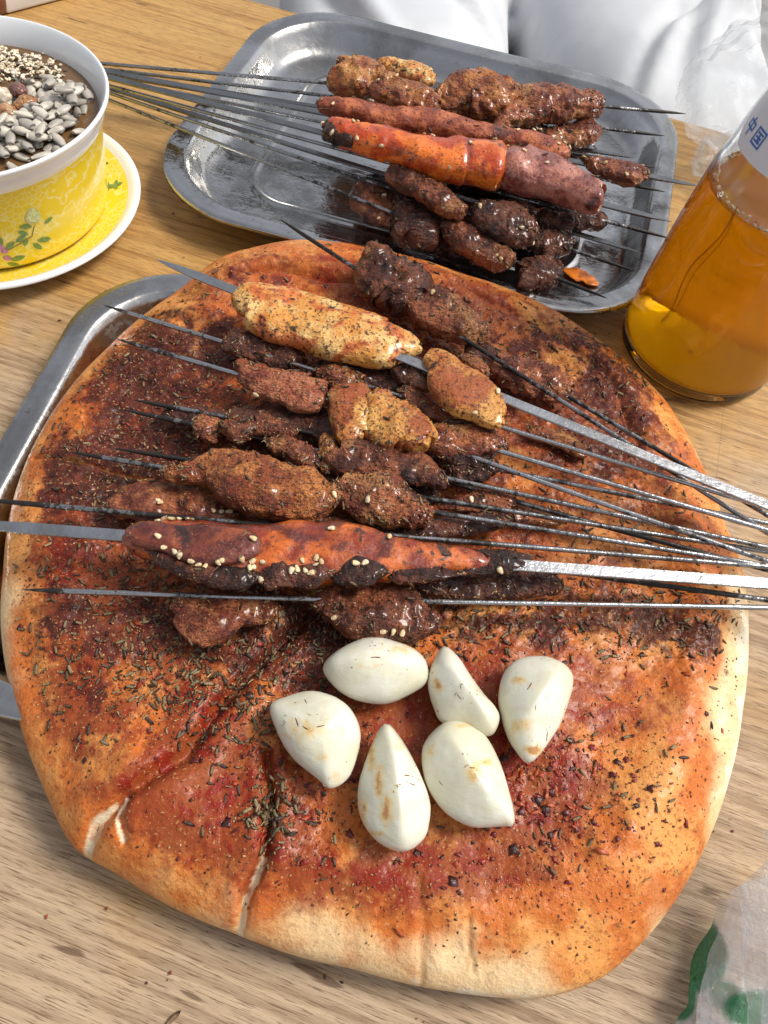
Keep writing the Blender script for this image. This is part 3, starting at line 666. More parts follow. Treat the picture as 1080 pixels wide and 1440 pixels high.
def skewer(label, rod, chunks, blade=None, sooty=False, spice=40, sesame=(), ses_rand=0, group=None, name='meat_skewer', cat='skewer'):
    (x0, y0, z0), (x1, y1, z1) = rod; p0, p1 = at(x0, y0, z0), at(x1, y1, z1)
    org = p0.copy(); org[2] = 0.0
    t = thing(name, label, cat, org.tolist(), group)
    V, F = rod_mesh(p0, p1, 0.00098 if blade is None else 0.0014, blade=blade)
    me = mesh_np('rod', V-org, F, smooth=blade is None); Lr = np.linalg.norm(p1-p0); uu = ((V-p0)@(p1-p0))/Lr
    so = (.85 if blade is None else .2)*np.exp(-uu/(.05 if blade is None else .012))+.12+.40*np.exp(-((uu-.12)/.06)**2)
    a_ = me.attributes.new('soot', 'FLOAT', 'POINT'); a_.data.foreach_set('value', so.astype(np.float32))
    obj('blade' if blade else 'rod', me, (BLADE_D if sooty else BLADE) if blade else (ROD_B if sooty else ROD), t)
    SV, SN = [], []
    for ch in chunks:
        mat, pts, z = ch[0], ch[1], ch[2]; kw = ch[3] if len(ch) > 3 else {}
        kw = dict(kw); flat = kw.pop('flat', .85); nm = kw.pop('name', 'meat_chunk'); lab = kw.pop('label', None); zs = kw.pop('zs', None); ws = kw.pop('ws', 1.18)
        SEEDNO[0] += 1; path = []
        hm = float(np.mean([q[2] for q in pts]))
        for i, (x, y, hw) in enumerate(pts):
            zz = z if zs is None else zs[i]
            p = at(x, y, zz); w = hw*pxs(p)*ws; path.append((*p, w, min(w*1.25, (.5*w+.5*hm*pxs(p)))*flat))
        args = dict(n=92, m=60, power=2.6, amp=.30, scale=.0125, seed=SEEDNO[0], fine=.13, endp=9.0); args.update(kw)
        V, F = blob(path, **args)
        o = obj(nm, mesh_np(nm, V-org, F), mat, t)
        if lab: o['label'] = lab
        N = vnormals(V, F); k = (N[:, 2] > .2); SV.append(V[k]); SN.append(N[k])
    if SV:
        SV, SN = np.vstack(SV), np.vstack(SN); g = np.random.default_rng(SEEDNO[0])
        I = g.integers(0, len(SV), int(spice*7))
        o = obj('spice_dust', scatter_mesh('spice_dust', DUST, SV[I]-org, SN[I], g, .5, 1.5, DUSC, FLAKE and .0001, .3), FLAKE, t); o['kind'] = 'stuff'
        I = g.integers(0, len(SV), int(spice*.45)+3); J = g.integers(0, len(SV), spice//2+1)
        a = scatter_mesh('a', CUMIN, SV[I]-org, SN[I], g, .6, 1.0, CUMC, .0003, .2)
        o = obj('clinging_cumin', a, SEED, t); o['kind'] = 'stuff'
        o = obj('herb_hulls', scatter_mesh('h', HULL, SV[J]-org, SN[J], g, .4, .9, HULC, .0005, .3), SEED, t); o['kind'] = 'stuff'
        S = [np.argmin(((proj(SV)-np.array(q))**2).sum(1)-SV[:, 2]*2e3) for q in sesame]
        S += list(g.integers(0, len(SV), ses_rand))
        if S: pieces_on(t, 'sesame_seed', SV[S], SN[S], SES_ME, g, .85, 1.15, .0005, off=org)
    return t
LG = 'skewers lying on the flatbread'; UG = 'skewers piled in the far tray'
B8 = 0.0022
# outlines of the pieces, read from enlarged views of the photograph
def Q(ox, oy, sc, *p): return [(ox+x/sc, oy+y/sc) for x, y in p]
def c1(*p): return Q(300, 340, 3.6, *p)
def c2(*p): return Q(500, 340, 3.6, *p)
def c3(*p): return Q(220, 560, 3.6, *p)
def c4(*p): return Q(420, 560, 3.6, *p)
def c5(*p): return Q(440, 60, 3.6, *p)
def c6(*p): return Q(640, 90, 3.6, *p)
def c7(*p): return Q(200, 780, 2.4545, *p)
def c8(*p): return Q(560, 560, 3.6, *p)
def K(mat, poly, z, **kw):
    kw.setdefault('facet', 7); kw.setdefault('amp', .42); kw.setdefault('fine', .16); kw.setdefault('flat', .8)
    return (mat, poly_axis(poly), z, kw)
# --- on the bread
skewer('flat-bladed skewer of pale grilled chicken and a golden cube, tip over the tray corner', ((220, 365, .046), (1170, 746, .050)), [
    K(CHICK, c1((100, 370), (160, 290), (240, 210), (330, 212), (450, 238), (600, 300), (720, 330), (830, 380), (960, 440), (1060, 520), (1000, 570), (900, 590), (800, 640), (700, 610), (600, 600), (500, 560), (380, 530), (280, 490), (200, 440)), .046,
      amp=.10, fine=.03, flat=.6, facet=3, label='pale golden chicken fillet flecked with chilli', name='chicken_piece'),
    K(LAMB_D, [(556, 512), (585, 502), (612, 510), (615, 540), (590, 552), (562, 540)], .042),
    K(FAT, c2((330, 600), (380, 550), (450, 560), (520, 590), (600, 640), (680, 700), (720, 780), (740, 900), (730, 945), (640, 930), (560, 890), (470, 860), (415, 790), (400, 690)), .049, amp=.10, fine=.04, flat=.55, facet=6, power=3, label='golden cube of fat'),
    K(LAMB_R, c2((520, 590), (560, 565), (620, 570), (668, 610), (670, 680), (600, 650)), .047, flat=.6)], blade=B8, spice=24, sesame=[(669, 580), (699, 550)], group=LG)
skewer('thin skewer with two dark lumps near the bread top edge, lying under the chicken', ((393, 308, .043), (1170, 810, .041)), [
    K(LAMB, c2((45, 150), (80, 80), (120, 30), (190, 45), (260, 90), (310, 130), (350, 180), (330, 240), (300, 300), (240, 350), (160, 350), (80, 270), (45, 210)), .043, flat=.75),
    K(LAMB_R, c2((300, 260), (330, 210), (430, 230), (540, 290), (640, 340), (690, 420), (660, 480), (560, 510), (430, 480), (340, 440), (300, 380)), .042, flat=.7, amp=.2),
    K(LAMB_R, c2((720, 610), (780, 570), (870, 590), (980, 640), (1070, 690), (1090, 760), (990, 800), (860, 770), (770, 740), (720, 690)), .037, flat=.6)], sooty=True, spice=80, sesame=[(608, 413)], group=LG)
skewer('thin sooty skewer just right of the golden cube, mostly buried under other meat', ((600, 440, .034), (1170, 778, .041)), [
    K(LAMB_D, [(655, 478), (690, 485), (725, 505), (720, 530), (690, 525), (660, 505)], .035)], sooty=True, spice=20, group=LG)
skewer('thin skewer whose tip pokes out highest on the left, its meat tucked under the chicken', ((145, 429, .037), (1170, 742, .046)), [
    K(LAMB_D, c1((40, 510), (150, 455), (260, 480), (350, 520), (440, 550), (440, 640), (330, 640), (200, 600), (80, 570)), .038),
    K(LAMB_D, [(440, 505), (500, 508), (560, 520), (600, 545), (560, 560), (500, 545), (450, 530)], .036),
    K(LAMB, c2((210, 760), (280, 730), (350, 770), (420, 830), (500, 880), (640, 930), (500, 950), (380, 910), (290, 840)), .041)], spice=60, group=LG)
skewer('thin skewer with pink spiced meat and two golden blocks in the middle of the bread', ((162, 476, .039), (1170, 772, .046)), [
    K(LAMB_P, c1((110, 660), (160, 585), (230, 600), (330, 640), (430, 660), (540, 680), (580, 720), (570, 780), (500, 805), (440, 870), (340, 820), (250, 780), (170, 720)), .043, flat=.6, amp=.16, facet=5),
    K(LAMB_R, c1((500, 640), (600, 610), (700, 630), (755, 680), (745, 740), (640, 750), (560, 720)), .040),
    K(FAT, c1((585, 770), (640, 735), (720, 735), (790, 765), (798, 850), (785, 980), (700, 1008), (630, 985), (603, 900), (615, 840)), .045, flat=.7, power=3, amp=.16, fine=.07),
    K(FAT, c1((795, 770), (850, 745), (950, 795), (1060, 875), (1085, 920), (1055, 1010), (1000, 1075), (920, 1055), (800, 1005), (782, 930)), .046, flat=.65, power=3, amp=.16, fine=.07),
    K(LAMB_R, c4((615, 230), (650, 150), (720, 128), (840, 142), (960, 148), (1065, 205), (1055, 262), (960, 305), (850, 312), (740, 295)), .042, flat=.75)], spice=110, sesame=[(351, 587)], group=LG)
skewer('sooty skewer with a long dark strip of meat below the golden blocks', ((168, 575, .037), (1170, 788, .043)), [
    K(LAMB_R, c3((195, 110), (240, 95), (310, 105), (318, 180), (270, 218), (210, 205)), .038),
    K(LAMB, c3((315, 130), (380, 85), (460, 95), (500, 140), (480, 205), (420, 225), (350, 195)), .041),
    K(LAMB, c3((480, 130), (560, 75), (630, 100), (720, 165), (650, 210), (560, 185), (500, 185)), .041),
    K(LAMB, c3((540, 205), (650, 185), (740, 215), (800, 255), (840, 330), (790, 358), (690, 330), (600, 290)), .041),
    K(FAT_D, c4((95, 300), (118, 195), (165, 185), (198, 280), (185, 375), (120, 375)), .042, power=2.6),
    K(LAMB, c4((190, 240), (300, 215), (420, 245), (540, 305), (640, 285), (720, 335), (765, 400), (725, 455), (620, 448), (540, 428), (420, 395), (300, 375), (200, 375)), .043)], sooty=True, spice=95, group=LG)
skewer('short black skewer tip right above the long dark strip, its meat at the middle right', ((185, 562, .036), (1170, 752, .041)), [
    K(LAMB_D, [(232, 570), (280, 572), (330, 580), (322, 605), (270, 600), (236, 588)], .034),
    K(LAMB_D, [(320, 580), (400, 572), (500, 590), (600, 625), (620, 660), (540, 650), (420, 618), (330, 605)], .034),
    K(LAMB_D, c4((740, 330), (850, 300), (960, 325), (1010, 370), (900, 425), (800, 425)), .038)], sooty=True, spice=45, group=LG)
skewer('thin skewer with a plump reddish drumstick-shaped piece directly above the glazed prawn', ((95, 635, .038), (1170, 812, .044)), [
    K(LAMB_O, c3((15, 375), (80, 338), (230, 345), (290, 285), (370, 262), (480, 278), (600, 328), (760, 368), (860, 438), (908, 530), (885, 592), (740, 615), (600, 594), (450, 575), (385, 505), (300, 428), (180, 424), (70, 415)), .044, flat=.75, amp=.2),
    K(LAMB_R, c4((170, 430), (280, 388), (370, 408), (440, 386), (520, 438), (620, 515), (680, 600), (645, 655), (560, 648), (460, 645), (400, 618), (280, 598), (195, 520)), .043)], sooty=True, spice=100, sesame=[(517, 702), (470, 696)], group=LG)
skewer('sooty skewer tip beside the drumstick-shaped piece, with red meat showing further right', ((158, 630, .036), (1170, 790, .040)), [
    K(LAMB_D, [(330, 640), (420, 640), (520, 665), (620, 690), (610, 712), (520, 700), (420, 680), (340, 665)], .034),
    K(LAMB_R, c4((705, 515), (800, 508), (870, 485), (950, 455), (1050, 455), (1090, 520), (1085, 585), (980, 598), (830, 570), (730, 562)), .036, flat=.6, amp=.2)], sooty=True, spice=36, sesame=[(662, 703)], group=LG)
skewer('black skewer reaching the left edge of the photo just above the flat blade', ((-30, 702, .038), (1170, 806, .044)), [
    K(LAMB_R, [(148, 708), (180, 690), (225, 676), (285, 686), (330, 702), (350, 725), (300, 732), (230, 728), (170, 726)], .036, flat=.5),
    K(LAMB_D, [(340, 718), (420, 722), (500, 735), (580, 745), (570, 760), (480, 752), (380, 742)], .036),
    K(LAMB_D, [(560, 738), (620, 728), (700, 722), (720, 738), (660, 752), (590, 758)], .037)], sooty=True, spice=60, sesame=[(222, 705), (226, 708), (301, 718), (312, 721), (323, 720)], group=LG)
SB = [(223, 731), (231, 727), (241, 729), (244, 726), (253, 729), (263, 729), (270, 729), (222, 754), (231, 769), (245, 774), (251, 780), (271, 788), (280, 796), (289, 797), (306, 790), (311, 788), (341, 786), (354, 788), (351, 800), (359, 797), (372, 791), (367, 815), (425, 787), (448, 783),
      (445, 795), (417, 800), (429, 803), (439, 807), (467, 744), (500, 792), (513, 793), (355, 758), (545, 755), (704, 803), (409, 803), (452, 787)]
skewer('flat-bladed skewer with one long glossy orange prawn dotted with sesame', ((-60, 735, .046), (1170, 829, .047)), [
    K(PRAWN_D, [(176, 746), (190, 731), (230, 729), (300, 733), (365, 738), (395, 735), (440, 728), (480, 730), (515, 741), (545, 755), (570, 764), (620, 764), (660, 771), (700, 780), (716, 790), (690, 801), (650, 806), (600, 812), (560, 815), (500, 820), (440, 822), (380, 824), (330, 820), (280, 808), (240, 795), (205, 780)], .046,
      n=130, m=64, amp=.20, scale=.02, fine=.035, flat=.75, name='prawn', facet=4, ws=.98),
    K(PRAWN_K, [(176, 748), (196, 734), (270, 737), (335, 744), (365, 752), (366, 778), (330, 790), (300, 796), (262, 788), (237, 775), (205, 770)], .0518, name='shell_plate', amp=.10, fine=.03, flat=.62, facet=5, label='dark glossy shell plate with a purple sheen'),
    K(LAMB_D, [(205, 770), (262, 784), (305, 802), (300, 816), (262, 812), (225, 796)], .0505, name='charred_edge', amp=.55),
    K(CHARM, [(296, 800), (350, 798), (376, 810), (340, 826), (300, 820)], .0500, name='charred_edge', amp=.55),
    K(LAMB_D, [(368, 796), (430, 790), (472, 804), (436, 824), (380, 824)], .0505, name='charred_edge', amp=.55),
    K(CHARM, [(470, 790), (528, 786), (550, 804), (512, 820), (474, 816)], .0505, name='charred_edge', amp=.55),
    K(LAMB_D, [(545, 798), (620, 798), (655, 806), (600, 818), (550, 816)], .0490, name='charred_edge', amp=.5),
    K(CHARM, [(640, 780), (690, 772), (740, 778), (745, 795), (700, 806), (650, 806)], .046, name='charred_end', flat=.7)], blade=B8, spice=36, sesame=SB, group=LG, name='prawn_skewer')
skewer('thin dark skewer emerging from beneath the right end of the glossy orange prawn', ((555, 772, .036), (1170, 856, .043)), [
    K(LAMB_D, [(585, 815), (650, 806), (700, 803), (760, 803), (786, 812), (772, 832), (720, 840), (660, 842), (600, 836)], .036, flat=.7)], sooty=True, spice=46, group=LG)
skewer('straight thin skewer nearest the garlic, with bare steel between two dark lumps', ((30, 829, .0375), (1170, 859, .044)), [
    K(LAMB_R, c7((85, 145), (140, 108), (250, 106), (350, 146), (440, 168), (485, 210), (400, 226), (310, 236), (250, 290), (180, 284), (215, 240), (130, 200)), .036, flat=.5),
    K(LAMB, c7((585, 190), (640, 122), (760, 108), (880, 126), (980, 186), (1024, 232), (1004, 284), (900, 288), (800, 278), (700, 256), (630, 222)), .038, flat=.75)], spice=75, sesame=[(472, 868), (552, 888), (567, 890), (540, 887)], group=LG)
skewer('bright thin skewer crossing over the others in the right-hand bundle', ((560, 604, .041), (1170, 822, .050)), [
    K(LAMB_D, [(610, 622), (650, 622), (700, 640), (690, 660), (640, 655), (612, 640)], .040)], spice=18, group=LG)
skewer('short-looking dark skewer low in the right-hand bundle, below the red meat', ((600, 668, .035), (1170, 828, .042)), [
    K(LAMB_R, [(680, 712), (740, 706), (800, 720), (800, 738), (740, 738), (690, 730)], .033, flat=.5),
    K(LAMB_R, c8((660, 130), (760, 150), (900, 200), (985, 260), (900, 295), (780, 240), (680, 195)), .033, flat=.5)], sooty=True, spice=26, group=LG)

# --- in the far tray (tips to the right)
def up(label, a, b, chunks, **kw):
    # rods lie over the rim on the left; pointed end on the right
    kw['sooty'] = True
    return skewer(label, ((b[0], b[1], b[2]), (a[0], a[1], a[2])), chunks, group=UG, **kw)
up('skewer of browned chicken along the top of the far pile', (40, 80, .033), (965, 160, .030), [
    K(FAT_D, c5((130, 160), (180, 88), (300, 88), (370, 130), (405, 200), (385, 275), (250, 292), (165, 275)), .038, fine=.08, flat=.7),
    K(CHICK, c5((300, 90), (400, 66), (520, 82), (628, 138), (605, 215), (560, 230), (480, 195), (380, 140)), .040, fine=.06, amp=.15, flat=.6, name='chicken_piece'),
    K(LAMB_O, c5((320, 205), (430, 165), (540, 205), (610, 265), (640, 330), (570, 370), (440, 360), (330, 305)), .040, fine=.08, flat=.7),
    K(LAMB_O, c5((590, 245), (700, 235), (755, 155), (870, 145), (940, 185), (1025, 215), (1060, 260), (990, 335), (900, 405), (800, 395), (720, 368), (620, 325)), .037),
    K(LAMB_R, c6((190, 325), (280, 225), (370, 138), (420, 98), (520, 106), (640, 156), (724, 156), (726, 235), (640, 265), (540, 298), (420, 300), (330, 318)), .035)], spice=95, ses_rand=6)
up('thin bright skewer lying highest at the left, under the browned chicken', (40, 84, .024), (935, 191, .024), [
    K(LAMB_R, c6((440, 325), (560, 296), (680, 276), (716, 320), (695, 395), (600, 420), (500, 408)), .026),
    K(LAMB_D, [(620, 160), (690, 160), (760, 175), (750, 200), (690, 200), (630, 185)], .024)], spice=34, ses_rand=2)
up('flat-bladed skewer with a dull brown prawn, second in the far pile', (40, 79, .036), (985, 262, .026), [
    K(PRAWN_B, [(446, 143), (476, 138), (512, 140), (540, 152), (551, 160), (601, 153), (634, 162), (670, 173), (704, 178), (740, 185), (775, 197), (800, 222), (790, 234), (750, 220), (690, 203), (648, 200), (607, 192), (565, 183), (518, 179), (473, 165), (448, 155)], .039,
      n=110, amp=.22, scale=.02, fine=.05, name='prawn', flat=.85, facet=3),
    K(LAMB_R, c6((640, 470), (780, 478), (900, 498), (964, 528), (974, 572), (880, 614), (800, 604), (700, 560)), .028)], spice=50, ses_rand=14, blade=B8*.95)
up('flat-bladed skewer with a bright orange prawn and purple head on the far pile', (30, 78, .039), (945, 312, .030), [
    K(SHRIMP, c5((70, 430), (140, 395), (220, 428), (320, 428), (460, 438), (600, 468), (700, 498), (850, 488), (985, 512), (1010, 560), (1004, 680), (984, 745), (870, 735), (740, 706), (600, 686), (500, 630), (400, 598), (280, 565), (160, 515), (85, 475)), .042, n=110, amp=.10, scale=.018, fine=.025, flat=.85, name='prawn_tail', facet=2, seg=(5, .12)),
    K(CHARM, c5((40, 425), (100, 385), (170, 405), (190, 480), (150, 515), (80, 485)), .043, name='charred_end', amp=.5, flat=.9),
    K(PURPLE, c6((275, 432), (400, 416), (500, 464), (620, 534), (704, 586), (748, 660), (738, 706), (660, 752), (560, 708), (420, 668), (300, 646), (265, 625), (272, 530)), .0425, amp=.12, fine=.04, flat=.85, name='prawn_head', facet=5, label='purple-brown shiny prawn head')], spice=26, ses_rand=24, blade=B8*.95, name='prawn_skewer')
up('skewer of dark lean lumps just below the bright orange prawn', (40, 90, .034), (945, 336, .026), [
    K(LAMB, c5((380, 640), (440, 605), (520, 650), (620, 710), (720, 770), (782, 850), (745, 895), (660, 870), (560, 812), (470, 762), (395, 700)), .034),
    K(LAMB_D, c6((85, 725), (170, 688), (290, 715), (390, 765), (434, 820), (405, 895), (310, 916), (200, 896), (125, 830)), .032),
    K(LAMB_D, c6((375, 880), (450, 836), (550, 846), (598, 900), (545, 968), (440, 976), (378, 936)), .022)], spice=44, ses_rand=4)
up('skewer of dark lumps in the far pile, second from the front rim', (40, 92, .030), (895, 382, .021), [
    K(LAMB, c5((215, 800), (285, 715), (390, 740), (405, 840), (395, 925), (300, 908), (238, 868)), .018), K(LAMB_D, c5((395, 770), (480, 765), (560, 812), (632, 880), (608, 955), (520, 1036), (425, 1008), (405, 900)), .020),
    K(LAMB, c6((-10, 780), (80, 812), (200, 892), (272, 960), (255, 1036), (208, 1046), (118, 1000), (10, 940), (-40, 850)), .026)], spice=50, ses_rand=4)
up('skewer nearest the front rim of the far tray, ending in a single charred lump', (40, 95, .027), (855, 420, .021), [
    K(LAMB_D, c6((320, 1045), (380, 980), (460, 975), (536, 1018), (515, 1086), (430, 1146), (385, 1145), (336, 1095)), .020), K(LAMB_D, [(600, 322), (650, 328), (700, 350), (695, 378), (640, 365), (605, 350)], .012)], spice=20)
up('thin skewer with the uppermost of the short black tips in the far tray', (40, 85, .023), (892, 222, .020), [
    K(LAMB_D, [(650, 170), (740, 175), (815, 195), (800, 225), (730, 225), (660, 205)], .016)], spice=12, blade=B8*.7)
up('thin black-tipped skewer just below the uppermost short tip in the far tray', (40, 86, .023), (922, 236, .021), [
    K(LAMB_D, [(520, 190), (620, 190), (710, 205), (700, 240), (610, 240), (530, 215)], .014)], spice=8)
up('thin sooty skewer low in the far pile whose tip crosses the dark wall', (40, 89, .026), (902, 356, .020), [
    K(LAMB_D, [(640, 280), (720, 275), (800, 295), (815, 330), (740, 335), (660, 315)], .014)], spice=12, blade=B8*.7)
up('thin skewer running beneath the prawns, tip over the right rim', (40, 87, .025), (936, 270, .023), [
    K(LAMB_D, [(560, 210), (660, 215), (780, 245), (850, 280), (845, 305), (740, 295), (620, 265), (560, 240)], .020),
    K(LAMB_D, c6((420, 730), (540, 735), (640, 745), (745, 755), (710, 835), (600, 828), (500, 845), (425, 805)), .024)], spice=20)

# sauce spot and scraps left in the far tray
SAUCE = mat_simple('orange_sauce', (0.62, 0.17, 0.02), 0.2, 0.35, 180)
V, F = blob([(*at(x, y, .0027), w*pxs(at(x, y, .003)), .0006) for x, y, w in ((792, 378, 8), (812, 386, 13), (842, 400, 8))], 24, 18, amp=.5, scale=.004, seed=5)
tag(obj('sauce_spot', mesh_np('sauce', V, F), SAUCE), 'orange splash of sauce on the far tray floor beside the charred lump', 'sauce')

# ================================================================== GARLIC
def clove(label, poly, z0, seed, h=.0085, ridge=(0.5, 0.0), tip=0, stain=()):
    """a clove swelling out of its outline, with a blunt ridge along its back"""
    p = np.array([(340+x/2.16, 870+y/2.16) for x, y in poly]); k = len(p); dense = []
    for i in range(k):
        a, b, c, d = p[i-1], p[i], p[(i+1) % k], p[(i+2) % k]; t = np.linspace(0, 1, 14, endpoint=False)[:, None]
        dense.append(0.5*((2*b)+(-a+c)*t+(2*a-5*b+4*c-d)*t*t+(-a+3*b-3*c+d)*t**3))
    dense = np.vstack(dense); W = np.array([at(x, y, z0) for x, y in dense]); c = np.array(at(*p.mean(0), z0))
    ang = np.arctan2(W[:, 1]-c[1], W[:, 0]-c[0]); rad = np.hypot(W[:, 1]-c[1], W[:, 0]-c[0]); o = np.argsort(ang)
    m, n = 84, 34; th = np.linspace(-np.pi, np.pi, m, endpoint=False); R = np.interp(th, ang[o], rad[o], period=2*np.pi)
    ra = math.radians(ridge[1]); rows = []
    for sgn in (1, -1):
        for f in (np.sin(np.linspace(0, np.pi/2, n)) if sgn > 0 else np.sin(np.linspace(np.pi/2, 0, n//2))[1:]):
            f = max(f, .004); x = R*f*np.cos(th); y = R*f*np.sin(th)
            u = x*math.cos(ra)+y*math.sin(ra); v = -x*math.sin(ra)+y*math.cos(ra); dome = np.sqrt(max(1-f**2.2, 0))
            hh = h*dome*(1+ridge[0]*(.30-np.sqrt((v/.011)**2+.006))*.80) if sgn > 0 else -h*.8*dome
            rows.append(np.stack([c[0]+x, c[1]+y, np.full(m, z0)+hh], -1))
    V = np.vstack(rows); F = [grid_faces(len(rows), m)]
    N = vnormals(V, F); 
    if N[m*3, 2] < 0: F = [f[:, ::-1] for f in F]; N = -N
    g = np.random.default_rng(seed+60)
    V = V+N*(.00035*fbm(V, .012, 2, seed)+.00007*fbm(V, .0018, 2, seed+1))[:, None]
    org = V.mean(0); org[2] = V[:, 2].min(); t = thing('garlic_clove', label, 'garlic', org.tolist(), 'garlic cloves on the flatbread')
    me = mesh_np('clove', V-org, F); q = (proj(V)-np.array([340, 870]))*2.16; st = np.zeros(len(V))
    for b_ in stain: st = np.maximum(st, 1.35*gau(q, *b_))
    st *= (N[:, 2] > 0); add_col(me, 'stain', np.stack([st]*3, -1)); cl_ = obj('clove', me, GARLIC, t)
    # dry root plate at the blunt end
    e = at(*dense[tip*14], z0); T = (c-e)/np.linalg.norm(c-e); e = e+T*.0008
    Vr, Fr = blob([(*(e-T*.0004), .0010, .0009), (*(e+T*.0005), .0019, .0017), (*(e+T*.0016), .0016, .0014)], 16, 18, amp=.35, scale=.0012, seed=seed)
    obj('root_end', mesh_np('root_end', Vr-org, Fr), ROOT, cl_)
    k = np.where(N[:, 2] > .45)[0]; c0 = k[g.integers(len(k))]
    w = np.exp(-(np.linalg.norm(V[k]-V[c0], axis=1)/.006)**2)+.04; I = g.choice(k, 14, p=w/w.sum())
    o = obj('spice_flecks', scatter_mesh('flecks', DUST+HULL[:1], V[I]-org, N[I], g, .4, .9, np.array([(0.34, 0.12, 0.02), (0.20, 0.06, 0.015), (0.45, 0.22, 0.05)]), .00005, .05), FLAKE, t); o['kind'] = 'stuff'
    return t
ROOT = mat_simple('dry_root', (0.66, 0.52, 0.32), .7, .2, 900)
ZG = .0375
clove('garlic clove lying sideways, topmost and plumpest of the six', [(248, 150), (300, 95), (375, 60), (450, 68), (520, 95), (560, 135), (562, 190), (520, 225), (440, 258), (360, 250), (290, 215)], ZG, 1, h=.0098, ridge=(.3, 10), tip=6, stain=[(380, 148, 50, 14, .35), (480, 90, 60, 14, .45)])
clove('garlic clove at the far left with brown flecks across its middle', [(85, 265), (140, 235), (210, 222), (280, 240), (330, 280), (358, 340), (355, 400), (325, 480), (270, 515), (235, 490), (160, 430), (110, 350)], ZG, 2, h=.0095, ridge=(.5, 40), tip=8, stain=[(190, 345, 80, 45, .55), (245, 420, 25, 15, .5), (290, 480, 30, 20, .5)])
clove('slim garlic clove with a flat cut face, tucked between the sideways and the rightmost ones', [(565, 190), (580, 130), (610, 85), (650, 110), (690, 170), (740, 240), (780, 295), (770, 345), (740, 357), (680, 335), (610, 315), (580, 260)], ZG, 3, h=.0085, ridge=(.9, -45), tip=7, stain=[(595, 200, 18, 22, .8), (590, 270, 14, 30, .4)])
clove('garlic clove lowest on the bread, orange smear down its left side', [(425, 325), (470, 350), (520, 430), (560, 520), (572, 590), (555, 670), (490, 710), (420, 680), (365, 610), (352, 540), (370, 440)], ZG, 4, h=.0090, ridge=(.8, -75), tip=6, stain=[(395, 420, 14, 60, .9), (415, 500, 18, 60, .9), (440, 580, 22, 60, .9), (370, 590, 16, 60, .7), (470, 390, 30, 16, .5), (410, 655, 40, 16, .6)])
clove('broad garlic clove with a straight right edge, touching the lowest one', [(548, 430), (560, 370), (620, 315), (690, 318), (750, 370), (795, 470), (828, 615), (790, 632), (700, 632), (620, 590), (565, 510)], ZG, 5, h=.0095, ridge=(.7, -50), tip=2, stain=[(705, 465, 26, 40, .75), (740, 435, 24, 16, .7), (575, 400, 20, 30, .5), (670, 325, 30, 10, .8)])
clove('rightmost garlic clove with a red fleck at its lower tip', [(780, 240), (800, 160), (850, 120), (930, 118), (1002, 170), (990, 260), (950, 350), (880, 435), (840, 410), (800, 340)], ZG, 6, h=.0095, ridge=(.6, 60), tip=4, stain=[(840, 325, 42, 32, .7), (885, 400, 24, 13, 1.3), (840, 185, 30, 14, .6)])

# ================================================================== BOTTLE
BC = np.array([.1435, .3000, 0.0])
prof_o = smooth_prof([(.0310, .0004), (.0372, .0015), (.0392, .006), (.0392, .020), (.0384, .04), (.0374, .06), (.0364, .075), (.0348, .092), (.0325, .103), (.0307, .114), (.0286, .125), (.0240, .146), (.0185, .168), (.0150, .188), (.0138, .205), (.0135, .222)], 90)
def prof_r(z): return np.interp(z, prof_o[:, 1], prof_o[:, 0])
bottle = thing('drink_bottle', 'tall glass bottle of orange soda right of the trays', 'bottle', BC.tolist())
wall = .0022
inn = [(r-wall, z) for r, z in prof_o if z > .007][::-1]
prof_g = [(.001, .003), (.022, .0028), (.029, .0006)]+[tuple(p) for p in prof_o]+[(.0133, .2235), (.0122, .2235)]+inn+[(.030, .0068), (.001, .0075)]
V, F = lathe(prof_g, 96)
tg = NT('bottle_glass'); tg.set(color=(0.98, 0.99, 0.98), rough=0.0, trans=1.0, ior=1.48); GLASS = tg.m
me = mesh_np('glass', V, F); obj('glass', me, GLASS, bottle)
LEV = .0915
td = NT('orange_soda'); n = td.noise(40, 3)
td.set(color=td.mix(td.ramp(n, .3, .7), (1.0, 0.47, 0.004), (1.0, 0.52, 0.006)), rough=0.0, trans=1.0, ior=1.33)
tr = td.n('ShaderNodeBsdfTranslucent'); tr.inputs[0].default_value = (1.0, 0.50, 0.0, 1); df = td.n('ShaderNodeBsdfDiffuse'); df.inputs[0].default_value = (1.0, 0.45, 0.0, 1)
mx = td.n('ShaderNodeMixShader'); mx.inputs[0].default_value = .2; td.l(tr.outputs[0], mx.inputs[1]); td.l(df.outputs[0], mx.inputs[2])
m2 = td.n('ShaderNodeMixShader'); m2.inputs[0].default_value = .48; td.l(td.p.outputs[0], m2.inputs[1]); td.l(mx.outputs[0], m2.inputs[2]); td.l(m2.outputs[0], td.out.inputs[0])
pl = [(.001, .0078), (.030, .0072)]+[(r-wall+.0003, z) for r, z in prof_o if .0085 < z < LEV]+[(prof_r(LEV)-wall+.0003, LEV), (prof_r(LEV)-wall-.002, LEV-.0008), (.001, LEV-.0010)]
V, F = lathe(pl, 96); soda = obj('soda', mesh_np('soda', V, F), td.m, bottle)
